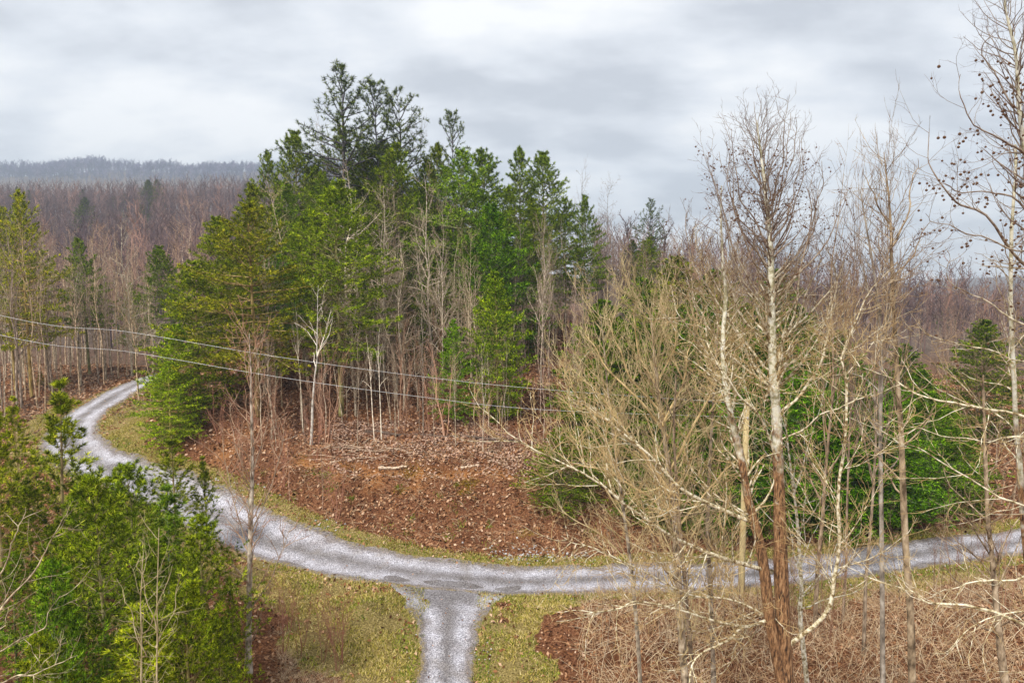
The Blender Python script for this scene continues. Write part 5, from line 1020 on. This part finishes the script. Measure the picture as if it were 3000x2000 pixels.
# stick pile on the shelf
q = G(850, 1030); rg = np.random.default_rng(5); n = 46
P0 = np.stack([q[0] + rg.normal(size=n) * 1.9, q[1] + rg.normal(size=n) * 1.1, np.zeros(n)], -1); P0[:, 2] = HF(P0[:, 0], P0[:, 1]) + .03 + rg.random(n) * .25
D = np.stack([rg.normal(size=n), rg.normal(size=n) * .6, rg.normal(size=n) * .08], -1)
P, R = grow(P0, D, rg.uniform(1, 2.8, n), rg.uniform(.018, .04, n), 5, .12, 0, rg); P[..., 2] = np.maximum(P[..., 2], HF(P[..., 0], P[..., 1]) + .03)
a = Acc(); a.tube(P, R, 5); o = ob('brushwood', a.mesh('brushwood', M['log']), kind='stuff'); o.color = (1.6, 1.45, 1.3, 1)
# stones: a spill at the foot of the bank, gravel crumbs on the verges
def stones(x, y, z, rg, s):
    n = len(x); V0 = np.array([[1, 0, 0], [-1, 0, 0], [0, 1, 0], [0, -1, 0], [0, 0, 1], [0, 0, -1]], float); F0 = np.array([[0, 2, 4], [2, 1, 4], [1, 3, 4], [3, 0, 4], [2, 0, 5], [1, 2, 5], [3, 1, 5], [0, 3, 5]])
    J = V0[None] * (1 + rg.uniform(-.35, .35, (n, 6, 3))) * (s * rg.uniform(.4, 1.3, n))[:, None, None] * [1, 1, .6]
    a = rg.uniform(0, 6.28, n); c, q = np.cos(a)[:, None], np.sin(a)[:, None]
    V = np.stack([J[..., 0] * c - J[..., 1] * q, J[..., 0] * q + J[..., 1] * c, J[..., 2]], -1) + np.stack([x, y, z + s * .15], -1)[:, None]
    return V.reshape(-1, 3), (np.arange(n)[:, None, None] * 6 + F0[None]).reshape(-1, 3)
xs, ys = [], []
rg = np.random.default_rng(8)
for vx, vy, n, sp in [(1230, 1278, 110, .9), (1180, 1272, 60, .9), (1330, 1280, 50, .9), (490, 1130, 90, .8), (520, 1150, 80, .7), (560, 1165, 40, .8), (760, 1205, 15, .8), (455, 1115, 40, .7), (1510, 1285, 20, .8)]:
    q = G(vx, vy); xs.append(q[0] + rg.normal(size=n) * sp * 1.4); ys.append(q[1] + rg.normal(size=n) * sp * .4)
x, y = np.concatenate(xs), np.concatenate(ys)
ob('pale_stones', mesh('pale_stones', *[(v, [f]) for v, f in [stones(x, y, HF(x, y), rg, .085)]][0], M['stone'], False), kind='stuff')
x, y, z, rg = scatter(9000, (-.72, .78, 27, 72), 315)
d = rdist(x, y); ok = (d > 1.2) & (d < 2.9); x, y, z = x[ok], y[ok], z[ok]
ob('gravel_crumbs', mesh('gravel_crumbs', *[(v, [f]) for v, f in [stones(x, y, z + .03, rg, .045)]][0], M['stone'], False), kind='stuff')
# mossy tufts on the bank
xs, ys = [], []
for vx, vy, n, sp in [(1078, 1112, 900, .35), (1070, 1130, 500, .3), (940, 1090, 500, .5), (800, 1075, 300, .5), (945, 1095, 300, .4), (920, 1130, 250, .35), (1205, 1225, 300, .4), (690, 1055, 200, .4)]:
    q = G(vx, vy); xs.append(q[0] + rg.normal(size=n) * sp); ys.append(q[1] + rg.normal(size=n) * sp * .5)
x, y = np.concatenate(xs), np.concatenate(ys)
ob('moss', mesh('moss', *[(v, [f]) for v, f in [blades(x, y, HF(x, y), rg, .12, .03, .8)]][0], M['moss'], False), kind='stuff')

# ------------------------------------------------------------------ far woods (masses nobody could count)
far_p = [bare_proto(81, H=22, r0=0.22, start=0.3, n1=16, len1=0.3, d2=1.3, d3=1.2, twigr=0.05, tmat='far_twig', bmat='far_twig'),
         bare_proto(82, H=22, r0=0.25, start=0.35, n1=14, len1=0.34, ang=(35, 60), d2=1.4, d3=1.2, twigr=0.055, tmat='far_twig', bmat='far_twig', forks=1)]
far_p.append(bare_proto(83, H=22, r0=0.4, start=0.3, n1=14, len1=0.42, ang=(35, 65), d2=1.3, d3=1.0, twigr=0.16, tmat='far_twig', bmat='far_twig', forks=1))
def joined(p, name):
    import bmesh
    me = bpy.data.meshes.new(name); bm = bmesh.new(); bm.from_mesh(p['trunk']); bm.from_mesh(p['crown']); bm.to_mesh(me); bm.free(); [me.materials.append(M['far_twig']) for _ in range(2)]; return me
def wood(name, xy, hs, proto, col, seed):
    rg = np.random.default_rng(seed); x, y = xy; z = HF(x, y) - .3
    me = bpy.data.meshes.new(name); me.vertices.add(len(x)); me.vertices.foreach_set('co', np.stack([x, y, z], -1).ravel().astype(np.float32))
    at = me.attributes.new('size', 'FLOAT', 'POINT'); at.data.foreach_set('value', (hs / 22).astype(np.float32))
    at = me.attributes.new('turn', 'FLOAT', 'POINT'); at.data.foreach_set('value', rg.uniform(0, 6.28, len(x)).astype(np.float32))
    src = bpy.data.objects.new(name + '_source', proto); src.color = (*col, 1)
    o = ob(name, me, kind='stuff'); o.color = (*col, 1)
    g = bpy.data.node_groups.new(name, 'GeometryNodeTree')
    g.interface.new_socket('Geometry', in_out='INPUT', socket_type='NodeSocketGeometry'); g.interface.new_socket('Geometry', in_out='OUTPUT', socket_type='NodeSocketGeometry')
    gi, go = g.nodes.new('NodeGroupInput'), g.nodes.new('NodeGroupOutput')
    ip = g.nodes.new('GeometryNodeInstanceOnPoints'); oi = g.nodes.new('GeometryNodeObjectInfo'); oi.inputs['Object'].default_value = src; oi.inputs['As Instance'].default_value = True
    a1 = g.nodes.new('GeometryNodeInputNamedAttribute'); a1.data_type = 'FLOAT'; a1.inputs['Name'].default_value = 'size'
    a2 = g.nodes.new('GeometryNodeInputNamedAttribute'); a2.data_type = 'FLOAT'; a2.inputs['Name'].default_value = 'turn'
    cx = g.nodes.new('ShaderNodeCombineXYZ'); l = g.links.new
    l(gi.outputs[0], ip.inputs['Points']); l(oi.outputs['Geometry'], ip.inputs['Instance']); l(a1.outputs['Attribute'], ip.inputs['Scale'])
    l(a2.outputs['Attribute'], cx.inputs['Z']); l(cx.outputs[0], ip.inputs['Rotation']); l(ip.outputs[0], go.inputs[0])
    md = o.modifiers.new('scatter', 'NODES'); md.node_group = g
def jit(x0, x1, y0, y1, s, seed, keep=None):
    rg = np.random.default_rng(seed); gx, gy = np.meshgrid(np.arange(x0, x1, s), np.arange(y0, y1, s)); x = gx.ravel() + rg.uniform(-.5, .5, gx.size) * s; y = gy.ravel() + rg.uniform(-.5, .5, gx.size) * s
    if keep is not None: k = keep(x, y); x, y = x[k], y[k]
    return x, y, rg
ev = joined(dict(trunk=HEM[0]['trunk'], crown=HEM[0]['crown']), 'far_evergreen'); ev.materials.clear(); ev.materials.append(M['hemlock']); ev.materials.append(M['hemlock'])
j0, j1 = joined(far_p[0], 'far_tree_a'), joined(far_p[1], 'far_tree_b')
x, y, rg = jit(-420, 30, 112, 500, 5.6, 401, lambda x, y: (x > -.88 * y) & (x < -.08 * y) & (rng.random(len(x)) < .95))
h = rng.random(len(x)) < .5
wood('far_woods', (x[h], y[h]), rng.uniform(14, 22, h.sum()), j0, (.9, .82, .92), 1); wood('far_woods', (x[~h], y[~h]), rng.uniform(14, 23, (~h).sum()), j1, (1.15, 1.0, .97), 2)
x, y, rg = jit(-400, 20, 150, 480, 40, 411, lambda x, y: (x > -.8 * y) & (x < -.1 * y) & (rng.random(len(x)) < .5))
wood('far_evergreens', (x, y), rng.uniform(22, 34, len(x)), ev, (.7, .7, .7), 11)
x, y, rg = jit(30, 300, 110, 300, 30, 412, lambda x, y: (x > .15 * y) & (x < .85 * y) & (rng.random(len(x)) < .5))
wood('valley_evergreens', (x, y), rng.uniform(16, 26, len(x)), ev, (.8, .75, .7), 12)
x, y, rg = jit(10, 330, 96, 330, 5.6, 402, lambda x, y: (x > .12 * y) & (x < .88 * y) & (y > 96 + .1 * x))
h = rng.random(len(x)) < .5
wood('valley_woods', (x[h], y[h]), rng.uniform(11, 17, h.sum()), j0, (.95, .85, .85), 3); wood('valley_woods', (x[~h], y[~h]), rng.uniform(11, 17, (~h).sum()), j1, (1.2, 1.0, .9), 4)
x, y, rg = jit(-1400, -150, 1440, 1640, 11, 403, lambda x, y: (y < 1590) | (fbm(x / 45, y / 500, 2) > -.1))
wood('ridge_woods', (x, y), 25 + 15 * np.clip(fbm(x / 30, x * 0 + 5, 2) + .1, -.5, 1) + rng.uniform(-4, 4, len(x)), joined(far_p[2], 'far_tree_c'), (.75, .9, 1.7), 5)  # blue of the haze put into the ridge trees' own tint
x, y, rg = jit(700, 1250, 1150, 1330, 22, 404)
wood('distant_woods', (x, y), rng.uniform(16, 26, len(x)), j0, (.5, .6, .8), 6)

# ------------------------------------------------------------------ haze
import bmesh
bm = bmesh.new(); bmesh.ops.create_cube(bm, size=1); me = bpy.data.meshes.new('haze'); bm.to_mesh(me); bm.free()
zl, zh = float(MZ.min()) - 1, float(MZ.max()) + 42
hz = ob('haze', me, loc=(0, 925, (zl + zh) / 2), kind='stuff'); hz.scale = (3260, 2190, zh - zl)
m, t, o = mk('haze_air'); v = nd(t, 'ShaderNodeVolumePrincipled'); v.inputs['Density'].default_value = 0.0004; v.inputs['Color'].default_value = (.74, .86, 1, 1); v.inputs['Anisotropy'].default_value = 0.2
t.links.new(v.outputs[0], o.inputs['Volume']); me.materials.append(m)
